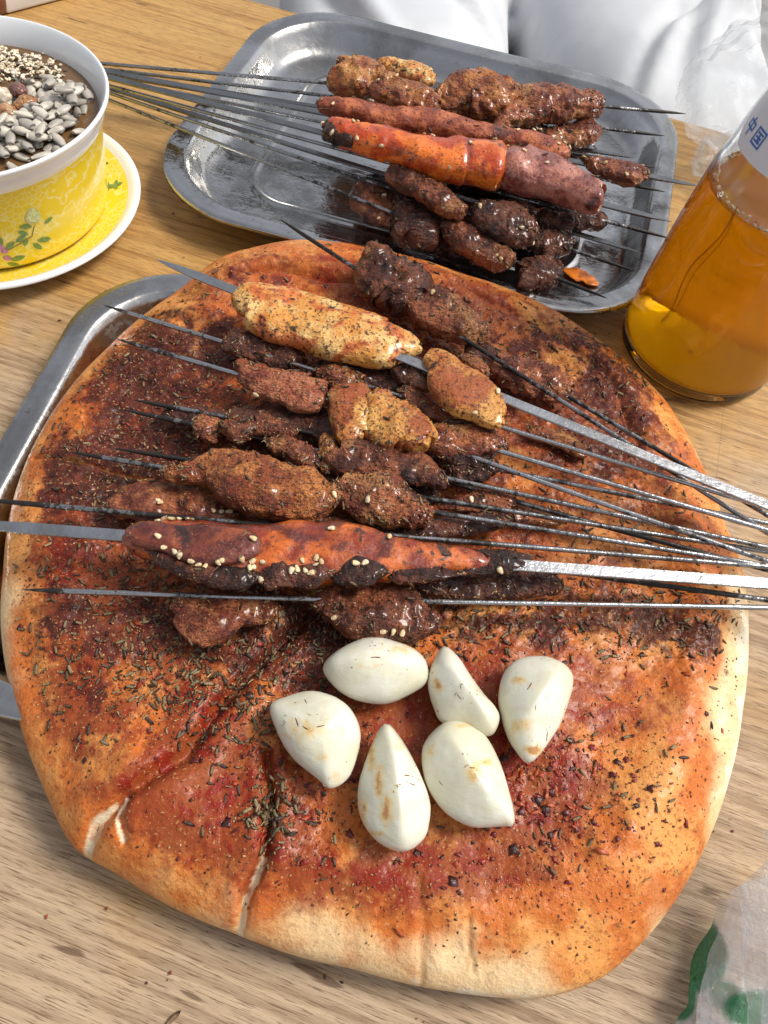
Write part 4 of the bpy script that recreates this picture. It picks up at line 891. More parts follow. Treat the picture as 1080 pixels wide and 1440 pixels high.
# ring of froth at the drink's surface
rf = prof_r(LEV)-wall-.0011; g = np.random.default_rng(5); parts = []
for k in range(260):
    a = g.uniform(0, 2*np.pi); rr = g.uniform(.0003, .0009); c = np.array([(rf-g.uniform(0, .0016))*math.cos(a), (rf-g.uniform(0, .0016))*math.sin(a), LEV+g.uniform(-.0006, .0012)])
    V, F = lathe([(rr*math.sin(t), -rr*math.cos(t)) for t in np.linspace(.15, math.pi-.15, 5)], 6, c); parts.append((V, [f[:, ::-1] for f in F]))
V, F = merge(parts); o = obj('froth', mesh_np('froth', V, F), mat_simple('froth', (0.80, 0.62, 0.40), .3), soda); o['kind'] = 'stuff'
def bottle_hit(px, py):
    d = at(px, py, 0)-CPOS; best = None
    for t in np.linspace(.3, 1.2, 6000):
        p = CPOS+d*t; q = p-BC
        if np.hypot(q[0], q[1]) <= prof_r(q[2]): return math.atan2(q[1], q[0]), q[2]
    return None
def on_bottle(a, z, lift): r = prof_r(z)+lift; return (r*math.cos(a), r*math.sin(a), z)
LAB = NT('label_print'); LAB.set(color=(0.74, 0.77, 0.82), rough=.35); BLUE = NT('blue_ink'); BLUE.set(color=(0.035, 0.16, 0.50), rough=.4)
hA = bottle_hit(1058, 177); hB = bottle_hit(1068, 194); hL = bottle_hit(1062, 236)
a0 = hA[0]-.30; a1 = a0+2.6; zb = hL[1]
nA, nZ = 60, 24; V = []
for i in range(nZ):
    for j in range(nA):
        fa = j/(nA-1); fz = i/(nZ-1)
        edge = min(fa, 1-fa); rnd = .012*(1-min(1, edge/.10)**.5)                       # rounded lower corners
        z_ = zb+rnd*(1-fz)+fz*(.150-zb); V.append(on_bottle(a0+fa*(a1-a0), z_, .00025))
blabel = obj('label', mesh_np('label', np.array(V), [grid_faces(nZ, nA, False)]), LAB.m, bottle); blabel['label'] = 'white printed label with blue characters'
def strokes(name, segs, ac, zc, size, lw=.11):
    parts = []
    for x0, y0, x1, y1 in segs:
        dx, dy = x1-x0, y1-y0; L = math.hypot(dx, dy); nx, ny = -dy/L*lw/2, dx/L*lw/2; q = []
        for f in np.linspace(-lw/2/L, 1+lw/2/L, 8):
            for sgn in (1, -1):
                X_, Y_ = x0+dx*f+nx*sgn, y0+dy*f+ny*sgn
                zz = zc+Y_*size; aa = ac+X_*size/prof_r(zz); q.append(on_bottle(aa, zz, .00045))
        parts.append((np.array(q), [grid_faces(8, 2, False)]))
    V, F = merge(parts); return obj(name, mesh_np(name, V, F), BLUE.m, blabel)
zch = (hA[1]+hB[1])/2; csz = .0062
zhong = [(-.36, .28, .36, .28), (-.36, -.10, .36, -.10), (-.36, .28, -.36, -.10), (.36, .28, .36, -.10), (0, .5, 0, -.5)]
guo = [(-.42, .45, .42, .45), (-.42, -.45, .42, -.45), (-.42, .45, -.42, -.45), (.42, .45, .42, -.45), (-.24, .24, .24, .24), (-.20, .01, .20, .01), (-.24, -.23, .24, -.23), (0, .24, 0, -.23), (.12, -.12, .2, -.18)]
strokes('blue_character', zhong, hA[0], hA[1], csz); strokes('blue_character', guo, hB[0], hB[1], csz)
# orange peel thread hanging in the drink
tw = [(955, 300), (930, 350), (905, 400), (925, 450)]
def tube(pts, r, m=6):
    pts = np.array(pts, float); n = len(pts); T = np.gradient(pts, axis=0); T /= np.linalg.norm(T, axis=1)[:, None]
    S = np.cross(T, [0.13, .2, 1.0]); S /= np.linalg.norm(S, axis=1)[:, None]; U = np.cross(S, T); a = np.linspace(0, 2*np.pi, m, endpoint=False)
    rr = np.broadcast_to(r, (n,))
    V = (pts[:, None]+(S[:, None]*np.cos(a)[None, :, None]+U[:, None]*np.sin(a)[None, :, None])*rr[:, None, None]).reshape(-1, 3)
    return V, [grid_faces(n, m)[:, ::-1]]
h1, h2 = bottle_hit(1032, 292), bottle_hit(924, 452)
PEEL = mat_simple('embossed_line', (0.60, 0.22, 0.02), .4)
cv = []
for f in np.linspace(0, 1, 26):
    a = h1[0]+(h2[0]-h1[0])*f+.05*math.sin(f*9); z = h1[1]+(h2[1]-h1[1])*f; r = prof_r(z)-wall-.0004; cv.append((r*math.cos(a), r*math.sin(a), z))
V, F = tube(cv, .00025); obj('peel_thread', mesh_np('peel_thread', V, F), PEEL, soda)
cv2 = [(c[0]*1.0+.0022*math.sin(i*.12), c[1]-.0018*math.sin(i*.12), c[2]) for i, c in enumerate(cv)]
V, F = tube(cv2, .00018); obj('peel_thread', mesh_np('peel_thread', V, F), PEEL, soda)
CAPM = mat_simple('crown_cap', (0.55, 0.42, 0.10), .35, .1, 50, metal=.8)
pr_ = [(.001, .2305), (.010, .2305), (.0135, .2285), (.0148, .2245), (.0150, .2215), (.0142, .2215)]
V, F = lathe(pr_, 42); a = np.arctan2(V[:, 1], V[:, 0]); k = V[:, 2] < .226; V[k, :2] *= (1+.03*np.cos(21*a[k]))[:, None]
obj('crown_cap', mesh_np('crown_cap', V, F), CAPM, bottle)

# ================================================================== TEA BOWL AND SAUCER
TC = np.array([-.2262, .3115, 0.0])
def mat_yellow():
    t = NT('yellow_porcelain'); v = t.mapped((1, 1, 1))
    w = t.n('ShaderNodeTexWave', wave_type='RINGS', rings_direction='SPHERICAL'); w.inputs['Scale'].default_value = 42; w.inputs['Distortion'].default_value = 9; w.inputs['Detail'].default_value = 2; w.inputs['Detail Scale'].default_value = 3
    t.l(v, w.inputs['Vector']); ve = t.vor(330, v, 'Distance', 'DISTANCE_TO_EDGE'); n = t.noise(45, 2, .5, v)
    cell = t.math('MULTIPLY', t.ramp(ve, .10, .03), t.ramp(n, .44, .50)); scroll = t.math('MULTIPLY', t.ramp(w.outputs['Fac'], .80, .92), t.ramp(n, .52, .44))
    pat = t.math('MAXIMUM', cell, scroll)
    c = t.mix(t.math('MULTIPLY', pat, .62), (0.82, 0.61, 0.030), (0.86, 0.78, 0.34))
    return t.set(color=c, rough=.14, spec=.5, coat=.3, coatr=.05)
YEL = mat_yellow(); PORC = NT('white_porcelain'); PORC.set(color=(0.80, 0.82, 0.83), rough=.12, spec=.5); PORC = PORC.m
saucer = thing('saucer', 'yellow patterned saucer with white rim under the tea bowl', 'saucer', TC.tolist())
V, F = lathe(smooth_prof([(.001, .0035), (.040, .0035), (.046, .0040), (.058, .0072), (.0665, .0105)], 30), 96); well = obj('well', mesh_np('well', V, F), YEL, saucer)
V, F = lathe(smooth_prof([(.0663, .0104), (.0690, .0122), (.0715, .0130), (.0728, .0122), (.0722, .0106), (.066, .0066), (.050, .0028), (.046, .0004), (.044, .0003), (.043, .002), (.001, .002)], 50), 96); obj('rim', mesh_np('rim', V, F), PORC, saucer)
bowl = thing('tea_bowl', 'yellow floral tea bowl with white rim, full of seeds and dried fruit', 'bowl', (TC[0], TC[1], .0036))
BZ = .0036
body = smooth_prof([(.0500, .006), (.0535, .0072), (.0562, .012), (.0578, .022), (.0592, .034), (.0608, .045), (.0626, .052)], 50)
def body_r(z): return np.interp(z, body[:, 1], body[:, 0])
sh = np.array([0, 0, -BZ])
V, F = lathe(body, 128); bowl_body = obj('body', mesh_np('body', V+sh, F), YEL, bowl)
V, F = lathe(smooth_prof([(.0626, .0519), (.0644, .0555), (.0662, .0600), (.0677, .0628), (.0676, .0642), (.0664, .0643), (.0640, .0610), (.0618, .0560), (.0596, .048), (.0575, .034), (.054, .018), (.045, .011), (.001, .0095)], 80), 128); obj('rim', mesh_np('rim', V+sh, F), PORC, bowl)
V, F = lathe([(.038, .0037), (.040, .0036), (.0415, .006), (.0500, .0061)], 96); obj('foot', mesh_np('foot', V+sh, F), PORC, bowl)
TEAZ = .0535; tt = NT('dark_tea'); tt.set(color=(0.16, 0.085, 0.035), rough=.05, spec=.5)
V, F = lathe([(.001, TEAZ), (.0612, TEAZ)], 96); obj('tea', mesh_np('tea', V+sh, F), tt.m, bowl)
# painted flowers on the bowl and saucer: thin enamel raised from the glaze
ENA = {k: mat_simple('enamel_'+k, c, .25, .15, 700) for k, c in dict(green=(0.16, 0.28, 0.07), bud=(0.62, 0.66, 0.30), pink=(0.55, 0.22, 0.36), white=(0.80, 0.74, 0.70), line=(0.22, 0.20, 0.05), dark=(0.05, 0.12, 0.05)).items()}
def leaf_poly(L, W, n=10, p=1.0):
    u = np.linspace(0, 1, n); w = W*np.sin(np.pi*u**p)**.8
    return np.r_[np.stack([u*L, w], -1), np.stack([u[::-1]*L, -w[::-1]], -1)[1:-1]]
def bowl_hit(px, py):
    d = at(px, py, 0)-CPOS
    for t in np.linspace(.3, 1.2, 5000):
        q = CPOS+d*t-TC
        if q[2] < .052 and np.hypot(q[0], q[1]) <= body_r(max(q[2], .006)): return math.atan2(q[1], q[0]), q[2]
def paint(px, py, mat, L, W, rot, p=1.0, lift=.00022, nm='painted_leaf'):
    h = bowl_hit(px, py)
    if h is None: return
    q = leaf_poly(L, W, 10, p); c, s = math.cos(rot), math.sin(rot); X_ = q[:, 0]*c-q[:, 1]*s; Z_ = q[:, 0]*s+q[:, 1]*c
    zz = h[1]+Z_; rr = body_r(zz)+lift; aa = h[0]+X_/rr
    V = np.stack([rr*np.cos(aa), rr*np.sin(aa), zz-BZ], -1); V = np.vstack([V, V.mean(0)*[1, 1, 1]])
    cc = V[:-1].mean(0); ca = math.atan2(cc[1], cc[0]); cr = body_r(cc[2]+BZ)+lift; V[-1] = (cr*math.cos(ca), cr*math.sin(ca), cc[2])
    m = len(q); j = np.arange(m); obj(nm, mesh_np(nm, V, [np.stack([np.full(m, m), j, (j+1) % m], -1)]), ENA[mat], bowl_body)
for k, (dx, rot) in enumerate(((0, 1.1), (6, 1.5), (12, 1.9))): paint(42+dx, 315-k*2, 'bud', .0088, .0030, rot, .9, .00030+k*.00005, 'painted_petal')
for x, y, r, L in ((45, 318, 2.8, .006), (62, 314, .3, .005), (36, 330, 3.6, .006), (40, 330, 2.4, .0055), (52, 338, -.3, .007), (46, 342, -1.0, .006), (38, 334, 4.2, .005), (8, 350, .6, .006), (15, 366, .1, .007), (10, 370, -.6, .006), (3, 345, 1.6, .006)):
    paint(x, y, 'green', L, L*.22, r, 1.0, .00024)
for x, y, r in ((2, 352, 1.5), (2, 356, .6), (0, 360, 2.4), (4, 362, -.4)): paint(x, y, 'pink', .004, .0017, r, 1, .0003, 'painted_petal')
for (xa, ya), (xb, yb) in (((48, 318), (45, 332)), ((45, 332), (10, 352)), ((45, 332), (28, 340))):
    A_, B_ = bowl_hit(xa, ya), bowl_hit(xb, yb)
    if A_ and B_:
        pts = [((body_r(A_[1]+(B_[1]-A_[1])*f)+.0001)*math.cos(A_[0]+(B_[0]-A_[0])*f), (body_r(A_[1]+(B_[1]-A_[1])*f)+.0001)*math.sin(A_[0]+(B_[0]-A_[0])*f), A_[1]+(B_[1]-A_[1])*f-BZ) for f in np.linspace(0, 1, 10)]
        V, F = tube(pts, .00022); obj('painted_stem', mesh_np('painted_stem', V, F), ENA['line'], bowl_body)
g = np.random.default_rng(14)
for cx_, cy_, mat, n_ in ((141, 206, 'dark', 5), (143, 230, 'dark', 4), (143, 243, 'pink', 6), (149, 258, 'green', 4), (163, 259, 'green', 4)):
    p = at(cx_, cy_, .0085)-TC
    for k in range(n_):
        th = k*2*np.pi/n_+g.uniform(0, .6); q = leaf_poly(.0036, .0011, 8); c, s = math.cos(th), math.sin(th)
        X_ = p[0]+q[:, 0]*c-q[:, 1]*s; Y_ = p[1]+q[:, 0]*s+q[:, 1]*c; rr = np.hypot(X_, Y_)
        Z_ = np.interp(rr, [.04, .046, .058, .0665], [.0035, .004, .0072, .0105])+.0003+k*.00003; V = np.stack([X_, Y_, Z_], -1)
        V = np.vstack([V, V.mean(0)]); m = len(q); j = np.arange(m); obj('painted_leaf', mesh_np('painted_leaf', V, [np.stack([np.full(m, m), j, (j+1) % m], -1)]), ENA[mat], well)
# seeds and fruit in the tea
_t = NT('hulled_sunflower'); _n = _t.noise(150, 3, .6, _t.mapped((1, 1, 1), rnd=True)); _o = _t.n('ShaderNodeObjectInfo')
_c = _t.mix(_o.outputs['Random'], (0.34, 0.31, 0.27), (0.62, 0.57, 0.48)); _c = _t.mix(_t.ramp(_n, .4, .9, 0, .6), _c, (0.24, 0.21, 0.18)); SUN = _t.set(color=_c, rough=.4)
sun_me = []
for k in range(4):
    V, F = spindle(.0094, .0021, k=11, m=12, bend=.03*(k-1.5), flat=.58, taper=(.78, .85, .72, .8)[k]); V = V+.00008*np.stack([fbm(V, .002, 2, k)]*3, -1); sun_me.append(mesh_np('sunflower_seed', V, F)); sun_me[-1].materials.append(SUN)
g = np.random.default_rng(9); placed = []
def in_tea(p): return np.hypot(p[0]-TC[0], p[1]-TC[1]) < .0555
regions = [(66, 128, 30, 22), (80, 150, 30, 22), (40, 175, 46, 22), (15, 205, 40, 20), (-30, 205, 40, 20), (100, 145, 16, 18), (70, 180, 30, 16), (55, 195, 36, 12), (-70, 190, 40, 30), (40, 205, 40, 14)]
tries = 0
while len(placed) < 140 and tries < 6000:
    tries += 1; rx = regions[g.integers(len(regions))]; x, y = rx[0]+g.normal(0, rx[2]*.55), rx[1]+g.normal(0, rx[3]*.55)
    p = at(x, y, TEAZ+.002)
    if not in_tea(p): continue
    dd = [np.hypot(*(p[:2]-q[:2])) for q in placed]
    near = sum(1 for d in dd if d < .0052); 
    if dd and min(dd) < .0023: continue
    p[2] = TEAZ+.0006+.0014*near+g.uniform(0, .0006); placed.append(p)
placed += [at(122, 132, TEAZ+.001), at(101, 118, TEAZ+.001)]
for p in placed:
    o = bpy.data.objects.new('sunflower_seed', sun_me[g.integers(4)]); COL.objects.link(o); o.location = p.tolist()
    o.rotation_euler = (g.normal(0, .35), g.normal(0, .22), g.uniform(0, 6.28)); s = g.uniform(.9, 1.25); o.scale = (s, s, s)
    tag(o, 'grey hulled sunflower seed floating in the tea bowl', 'seed', 'sunflower seeds in the tea bowl')
pts = []
while len(pts) < 420:
    x, y = 22+g.normal(0, 42), 88+g.normal(0, 15); p = at(x, y, TEAZ+.002)
    if in_tea(p) and y < 112: p[2] = TEAZ+g.uniform(.0004, .0032); pts.append(p)
pts += [at(85, 91, TEAZ+.0006), at(78, 84, TEAZ+.0006), at(60, 75, TEAZ+.0006)]
P_ = np.array(pts); N_ = np.stack([g.normal(0, .3, len(P_)), g.normal(0, .3, len(P_)), np.ones(len(P_))], -1); N_ /= np.linalg.norm(N_, axis=1)[:, None]
SESM = NT('pale_sesame'); SESM.set(color=SESM.attr('tint').outputs['Color'], rough=.5); SESM = SESM.m
SC2 = np.array([(0.80, 0.68, 0.50), (0.74, 0.60, 0.42), (0.84, 0.74, 0.57), (0.78, 0.64, 0.46), (0.80, 0.68, 0.5), (0.76, 0.62, 0.44), (0.05, 0.04, 0.035)])
o = obj('sesame_seeds', scatter_mesh('sesame', SES, P_, N_, g, .75, 1.0, SC2, 0, .2), SESM); tag(o, 'drift of pale sesame seeds floating at the far side of the tea bowl', 'sesame', kind='stuff')
FRU = mat_meat('dried_fruit', (0.40, 0.17, 0.07), (0.58, 0.32, 0.15), (0.66, 0.45, 0.26), .3, .0, .15, .25, .2)
RED = mat_meat('red_jujube', (0.16, 0.06, 0.06), (0.28, 0.13, 0.11), (0.34, 0.18, 0.15), .2, .0, .1, .3, .1)
for label, mat, pts_, sd_ in (('orange-brown lump of dried fruit at the left edge of the tea bowl', FRU, [(-10, 160, 14), (8, 160, 18), (24, 166, 10)], 1), ('golden sliver of dried fruit pointing at the sunflower seeds', FRU, [(18, 150, 9), (36, 145, 11), (56, 141, 8)], 2),
                             ('dark red jujube piece between sesame and dried fruit', RED, [(14, 130, 10), (26, 127, 13), (38, 129, 8)], 3), ('pale crumbly nut piece left of the jujube piece', mat_simple('pale_nut', (0.6, 0.5, 0.38), .6), [(-12, 132, 12), (2, 134, 13), (14, 138, 8)], 4)):
    V, F = blob([(*at(x, y, TEAZ+.0035), w*pxs(at(x, y, TEAZ)), w*pxs(at(x, y, TEAZ))*.7) for x, y, w in pts_], 30, 24, amp=.35, scale=.005, seed=sd_+500)
    tag(obj('dried_fruit', mesh_np('dried_fruit', V, F), mat), label, 'dried fruit')

# ================================================================== THINGS IN THE TOP LEFT CORNER
c0 = at(10, 22, 0.0); c1 = at(93, 0, 0.0); d = (c1-c0)[:2]; an = math.atan2(d[1], d[0])
WHT = mat_simple('white_plastic', (0.78, 0.76, 0.74), .4, .05, 40)
bx = thing('white_box', 'corner of a low white plastic box at the far left of the table', 'box', c0.tolist()); bx.rotation_euler = (0, 0, an)
obj('box_body', bevel_box(0, .16, 0, .10, .0005, .020, .002), WHT, bx); obj('box_lid', bevel_box(-.0015, .1615, -.0015, .1015, .0202, .0245, .0015), WHT, bx)
pc = at(-16, 12, 0.0); BRN = mat_simple('brown_glaze', (0.16, 0.06, 0.03), .25, .15, 60)
cu = thing('brown_cup', 'brown glazed cup peeking in at the top left corner', 'cup', pc.tolist())
V, F = lathe(smooth_prof([(.001, .0006), (.012, .0005), (.0150, .003), (.0165, .012), (.0180, .030), (.0185, .038), (.0176, .0385), (.016, .030), (.0140, .010), (.001, .006)], 50), 48); obj('cup_body', mesh_np('cup', V, F), BRN, cu)

# ================================================================== PERSON'S LAP (white trousers) AND STOOL
def remeshed(parts, vox, mat, name):
    V, F = merge(parts); tmp = obj('tmp', mesh_np('tmp', V, F)); md = tmp.modifiers.new('r', 'REMESH'); md.mode = 'VOXEL'; md.voxel_size = vox
    ms = tmp.modifiers.new('s', 'SMOOTH'); ms.iterations = 4; ms.factor = .5
    me = bpy.data.meshes.new_from_object(tmp.evaluated_get(bpy.context.evaluated_depsgraph_get())); bpy.data.objects.remove(tmp); return me
def cloth_mat():
    t = NT('white_denim'); n = t.noise(12, 3); w = t.n('ShaderNodeTexWave', wave_type='BANDS', bands_direction='DIAGONAL'); w.inputs['Scale'].default_value = 420; t.l(t.tc.outputs['Object'], w.inputs['Vector'])
    c = t.mix(t.ramp(n, .3, .7), (0.52, 0.54, 0.57), (0.60, 0.615, 0.64))
    return t.set(color=c, rough=.85, normal=t.bump(w.outputs['Fac'], .25, .0004), sheen=.2)
CLOTH = cloth_mat(); SKIN = mat_simple('skin', (0.50, 0.20, 0.13), .5, .15, 60)
gap_f, gap_b = at(758, 84, -.045), at(728, -60, -.045)
fw = (gap_b-gap_f); fw[2] = 0; fw /= np.linalg.norm(fw); sd_ = np.array([fw[1], -fw[0], 0])
def lp(s, f, z): return gap_f+sd_*s+fw*f+np.array([0, 0, z])
HZ = -.045
parts = []
for sg in (-1, 1):
    th = [(*lp(sg*.118, -.12, -.045), .088, .075), (*lp(sg*.117, .02, -.047), .103, .085), (*lp(sg*.114, .16, -.050), .110, .092), (*lp(sg*.095, .32, -.055), .118, .10), (*lp(sg*.08, .44, -.05), .12, .11)]
    parts.append(blob(th, 50, 40, power=2.2, amp=0, endp=4))
    sn = [(*lp(sg*.112, -.115, -.05), .085, .080), (*lp(sg*.112, -.135, -.18), .075, .075), (*lp(sg*.112, -.130, -.36), .070, .07), (*lp(sg*.112, -.120, -.58), .075, .07)]
    parts.append(blob(sn, 40, 32, amp=0, endp=6))
parts.append(blob([(*lp(-.17, .46, -.03), .13, .12), (*lp(0, .47, -.02), .14, .13), (*lp(.17, .46, -.03), .13, .12)], 40, 40, amp=0))
parts.append(blob([(*lp(0, .50, -.06), .16, .12), (*lp(0, .52, .06), .155, .12), (*lp(0, .53, .17), .15, .115)], 40, 40, amp=0, endp=8))
me = remeshed(parts, .0055, CLOTH, 'trousers'); n = len(me.vertices); V = np.empty(n*3, np.float32); me.vertices.foreach_get('co', V); V = V.reshape(-1, 3).astype(float)
Nn = np.empty(n*3, np.float32); me.vertices.foreach_get('normal', Nn); Nn = Nn.reshape(-1, 3)
loc = V-gap_f; S_, F_ = loc@sd_, loc@fw
wr = S_+.35*F_*np.sign(S_)+.05*fbm(V, .15, 2, 5); fold = np.zeros(n)
for s0, f0, ang_, ln, wd_, hh in ((.16, .06, .9, .10, .010, .007), (.13, .03, .75, .09, .008, .006), (-.10, .10, 1.9, .10, .009, .006), (-.16, .05, 1.7, .10, .010, .006), (.20, .12, .8, .12, .012, .006)):
    a_ = (S_-s0)*math.cos(ang_)+(F_-f0)*math.sin(ang_); b_ = -(S_-s0)*math.sin(ang_)+(F_-f0)*math.cos(ang_)+.25*a_**2/ln
    fold += hh*np.exp(-(a_/ln)**2)*(np.exp(-(b_/wd_)**2)-.6*np.exp(-((b_-1.8*wd_)/wd_)**2))
V = V+Nn*(2.1*fold+.0020*fbm(V, .09, 2, 8))[:, None]
org = np.array([gap_f[0]+fw[0]*.4, gap_f[1]+fw[1]*.4, -.75])
person = thing('person', 'seated person in loose white trousers behind the far tray, only the lap in view', 'person', org.tolist())
me.vertices.foreach_set('co', (V-org).astype(np.float32).ravel()); me.update(); me.polygons.foreach_set('use_smooth', np.ones(len(me.polygons), bool)); me.materials.append(CLOTH)
obj('trousers', me, None, person)
V, F = merge([tube([lp(-.02+.012*math.sin(f*3), .30*f-.02, -.03+.012*f) for f in np.linspace(0, 1, 12)], .0016)]); 
body_parts = []
for sg in (-1, 1):
    b_ = blob([(*lp(sg*.112, -.12, -.50), .045, .045), (*lp(sg*.112, -.12, -.66), .04, .04)], 20, 20, amp=0); f_ = blob([(*lp(sg*.112, -.06, -.672), .04, .03), (*lp(sg*.118, -.16, -.678), .048, .028), (*lp(sg*.12, -.25, -.685), .042, .018)], 24, 20, amp=0)
    body_parts.append(b_)
    obj('shoe', mesh_np('shoe', f_[0]-org, f_[1]), WHT, person)
V, F = merge([blob([(*lp(-.03, .02, -.075), .05, .03), (*lp(.03, .02, -.075), .05, .03)], 20, 20, amp=0)])
stool = thing('stool', 'red-brown stool seat glimpsed between the white trouser legs', 'stool', [org[0], org[1], -.75])
STO = mat_simple('red_brown_stool', (0.16, 0.035, 0.025), .5, .2, 30)
sq = lp(0, .27, 0)
sm = bevel_box(-.20, .20, -.24, .24, -.185, -.150, .008); ang_s = math.atan2(fw[1], fw[0])-math.pi/2
sm.transform(Matrix.Translation((sq[0]-org[0], sq[1]-org[1], .75)) @ Matrix.Rotation(ang_s, 4, 'Z')); obj('seat', sm, STO, stool)
for sx in (-.16, .16):
    for sy in (-.18, .20):
        lm = bevel_box(sx-.016, sx+.016, sy-.016, sy+.016, -.75, -.1855, .003); lm.transform(Matrix.Translation((sq[0]-org[0], sq[1]-org[1], .75)) @ Matrix.Rotation(ang_s, 4, 'Z')); obj('leg', lm, STO, stool)

# ================================================================== PLASTIC BAGS
def film_mat(name, tint, clear=.55, dots=False, green=False, rough=.18):
    t = NT(name); n = t.noise(60, 4, .6); r = t.noise(150, 3, .6, None, 1.5)
    h = t.math('ADD', n, t.math('MULTIPLY', r, .5)); nb = t.bump(h, .5, .002)
    col = tint
    if dots:
        vv = t.n('ShaderNodeTexVoronoi'); vv.inputs['Scale'].default_value = 430; vv.inputs['Randomness'].default_value = .15; t.l(t.tc.outputs['Object'], vv.inputs['Vector']); d = t.ramp(vv.outputs['Distance'], .30, .18); nb = t.bump(d, .7, .0005, nb); col = t.mix(t.math('MULTIPLY', d, .6), tint, (0.88, 0.90, 0.92))
    if green:
        gx = t.attr('ink').outputs['Fac']; col = t.mix(gx, col, (0.02, 0.22, 0.09))
    t.set(color=col, rough=rough, normal=nb, spec=.6)
    tr = t.n('ShaderNodeBsdfTransparent'); tr.inputs[0].default_value = (.98, .985, .985, 1); tl = t.n('ShaderNodeBsdfTranslucent'); t.inp(tl.inputs[0], col)
    m1 = t.n('ShaderNodeMixShader'); m1.inputs[0].default_value = .2; t.l(t.p.outputs[0], m1.inputs[1]); t.l(tl.outputs[0], m1.inputs[2])
    m2 = t.n('ShaderNodeMixShader')
    if green:
        f = t.math('MULTIPLY', t.math('SUBTRACT', 1.0, t.math('MULTIPLY', gx, .6)), clear); t.l(f, m2.inputs[0])
    else: m2.inputs[0].default_value = clear
    t.l(m1.outputs[0], m2.inputs[1]); t.l(tr.outputs[0], m2.inputs[2]); t.l(m2.outputs[0], t.out.inputs[0]); return t.m
FILM = film_mat('clear_bag_film', (0.84, 0.87, 0.90), .80, rough=.06); FILM2 = film_mat('embossed_film', (0.80, 0.81, 0.85), .78, True, True, .08)
def crumple(path, n, m, amp, scale, seed):
    V, F = blob(path, n, m, power=2, amp=0); c = V.mean(0); N = vnormals(V, F)
    r1 = 1-2*np.abs(fbm(V, scale, 3, seed)); r2 = 1-2*np.abs(fbm(V, scale*.45, 3, seed+3)); return V+N*((amp*(r1-.6)+amp*.45*(r2-.6)))[:, None], F
bag = thing('plastic_bag', 'crumpled clear plastic bag behind the soda bottle', 'bag', at(1050, 190, 0).tolist()); bo = np.array(bag.location)
V, F = crumple([(*at(985, 170, .030), .020, .022), (*at(1025, 140, .034), .034, .028), (*at(1085, 115, .036), .042, .030), (*at(1180, 110, .036), .040, .028)], 90, 70, .011, .035, 4)
obj('bag_body', mesh_np('bag_body', V-bo, F), FILM, bag)
V, F = crumple([(*at(980, 235, .012), .011, .010), (*at(1010, 225, .014), .017, .012), (*at(1060, 225, .016), .020, .014)], 60, 50, .008, .016, 9)
obj('bag_gathers', mesh_np('bag_gathers', V-bo, F), FILM, bag)

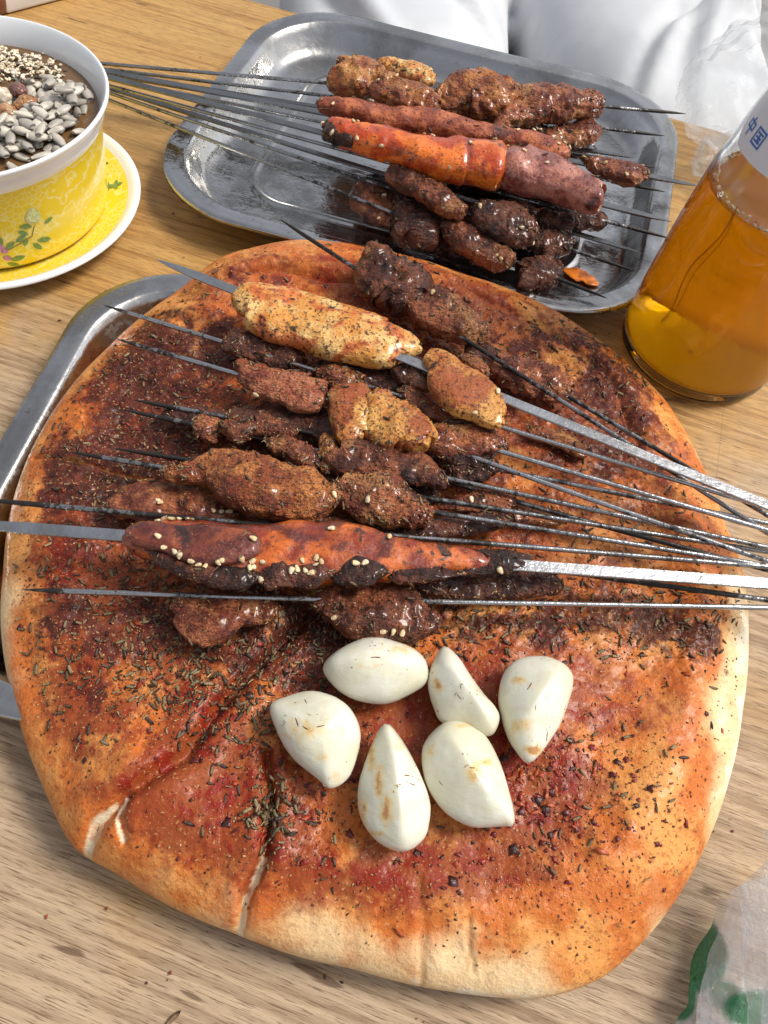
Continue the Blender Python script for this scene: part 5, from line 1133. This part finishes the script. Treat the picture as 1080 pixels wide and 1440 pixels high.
pk = thing('plastic_packet', 'translucent embossed plastic film with green print in the lower right corner', 'packet', at(1060, 1350, 0).tolist()); po = np.array(pk.location)
def sheet(name, quad, zq, seed, ink=(), bow=.006, n=48):
    """folded film: px corner list (tl,tr,br,bl) with heights"""
    C = [at(x, y, z) for (x, y), z in zip(quad, zq)]; u = np.linspace(0, 1, n); A_, B_ = np.meshgrid(u, u, indexing='ij'); A3, B3 = A_[..., None], B_[..., None]
    P = C[0]*(1-A3)*(1-B3)+C[1]*(1-A3)*B3+C[2]*A3*B3+C[3]*A3*(1-B3); P = P.reshape(-1, 3)
    P[:, 2] += bow*np.sin(np.pi*B_.ravel())+.0060*(1-2*np.abs(fbm(P, .034, 2, seed)))+.0016*(1-2*np.abs(fbm(P, .012, 2, seed+11)))
    P[:, :2] += .0012*np.stack([fbm(P, .016, 2, seed+4), fbm(P, .016, 2, seed+6)], -1)
    P[:, 2] = np.maximum(P[:, 2], .0012)
    ik = np.zeros(len(P)); q = proj(P)
    for b in ink: ik = np.maximum(ik, np.clip(gau(q, *b), 0, 1))
    ik = sstep(.35, .6, ik+.12*fbm(P, .006, 3, seed))
    top = P; bot = P.copy(); bot[:, 2] -= .00025; m = len(P); fq = grid_faces(n, n, False)
    ii = np.arange(m).reshape(n, n); bd = np.r_[ii[:-1, 0], ii[-1, :-1], ii[:0:-1, -1], ii[0, :0:-1]]; rim = np.stack([bd, np.roll(bd, -1), np.roll(bd, -1)+m, bd+m], -1)
    me = mesh_np(name, np.vstack([top, bot])-po, [fq, fq[:, ::-1]+m, rim]); at_ = me.attributes.new('ink', 'FLOAT', 'POINT'); at_.data.foreach_set('value', np.r_[ik, ik].astype(np.float32)); obj(name, me, FILM2, pk)
sheet('film_fold', [(1008, 1264), (1050, 1275), (1050, 1460), (938, 1460)], (.006, .008, .008, .003), 21, [(985, 1345, 40, 55, 1.2), (955, 1400, 26, 40, 1.2), (1020, 1400, 30, 30, .8)], .002)
sheet('film_fold', [(1025, 1250), (1120, 1200), (1120, 1470), (955, 1470)], (.010, .014, .014, .008), 25, [(1060, 1420, 60, 40, .75)], .003)
sheet('film_fold', [(1026, 1250), (1100, 1140), (1150, 1300), (1040, 1480)], (.020, .026, .024, .016), 29, [], .006)
sheet('film_fold', [(1072, 1172), (1180, 1100), (1180, 1480), (1062, 1480)], (.028, .034, .034, .024), 33, [(1075, 1420, 20, 60, .4)], .004)

# ================================================================== CRUMBS ON THE TABLE
g = np.random.default_rng(77); pts = []
for x, y, n_, sp in ((245, 1430, 1, 1), (545, 1375, 1, 1), (920, 1395, 2, 4), (590, 1410, 7, 60), (300, 1380, 5, 90), (120, 1270, 3, 60), (1010, 1170, 4, 20), (100, 480, 10, 60), (830, 470, 8, 20), (300, 60, 8, 60), (200, 300, 8, 50), (180, 1400, 6, 90)):
    for _ in range(n_): p = at(x+g.normal(0, sp), y+g.normal(0, sp*.5), .0002); pts.append(p)
P_ = np.array(pts); N_ = np.tile([0, 0, 1.0], (len(P_), 1))
o = obj('table_crumbs', scatter_mesh('crumbs', FLK+DUST, P_, N_, g, .3, .75, FLKC*.6, .0003, .1), FLAKE); tag(o, 'dark spice crumbs scattered on the wooden table', 'crumbs', kind='stuff')
p = at(243, 1432, .0008); cs = bpy.data.objects.new('cumin_seed', CUM_ME[0]); COL.objects.link(cs); cs.location = p.tolist(); cs.rotation_euler = (0, 0, .9); cs.scale = (1.3, 1.3, 1.3)
tag(cs, 'single cumin seed on the bare table below the bread', 'seed')
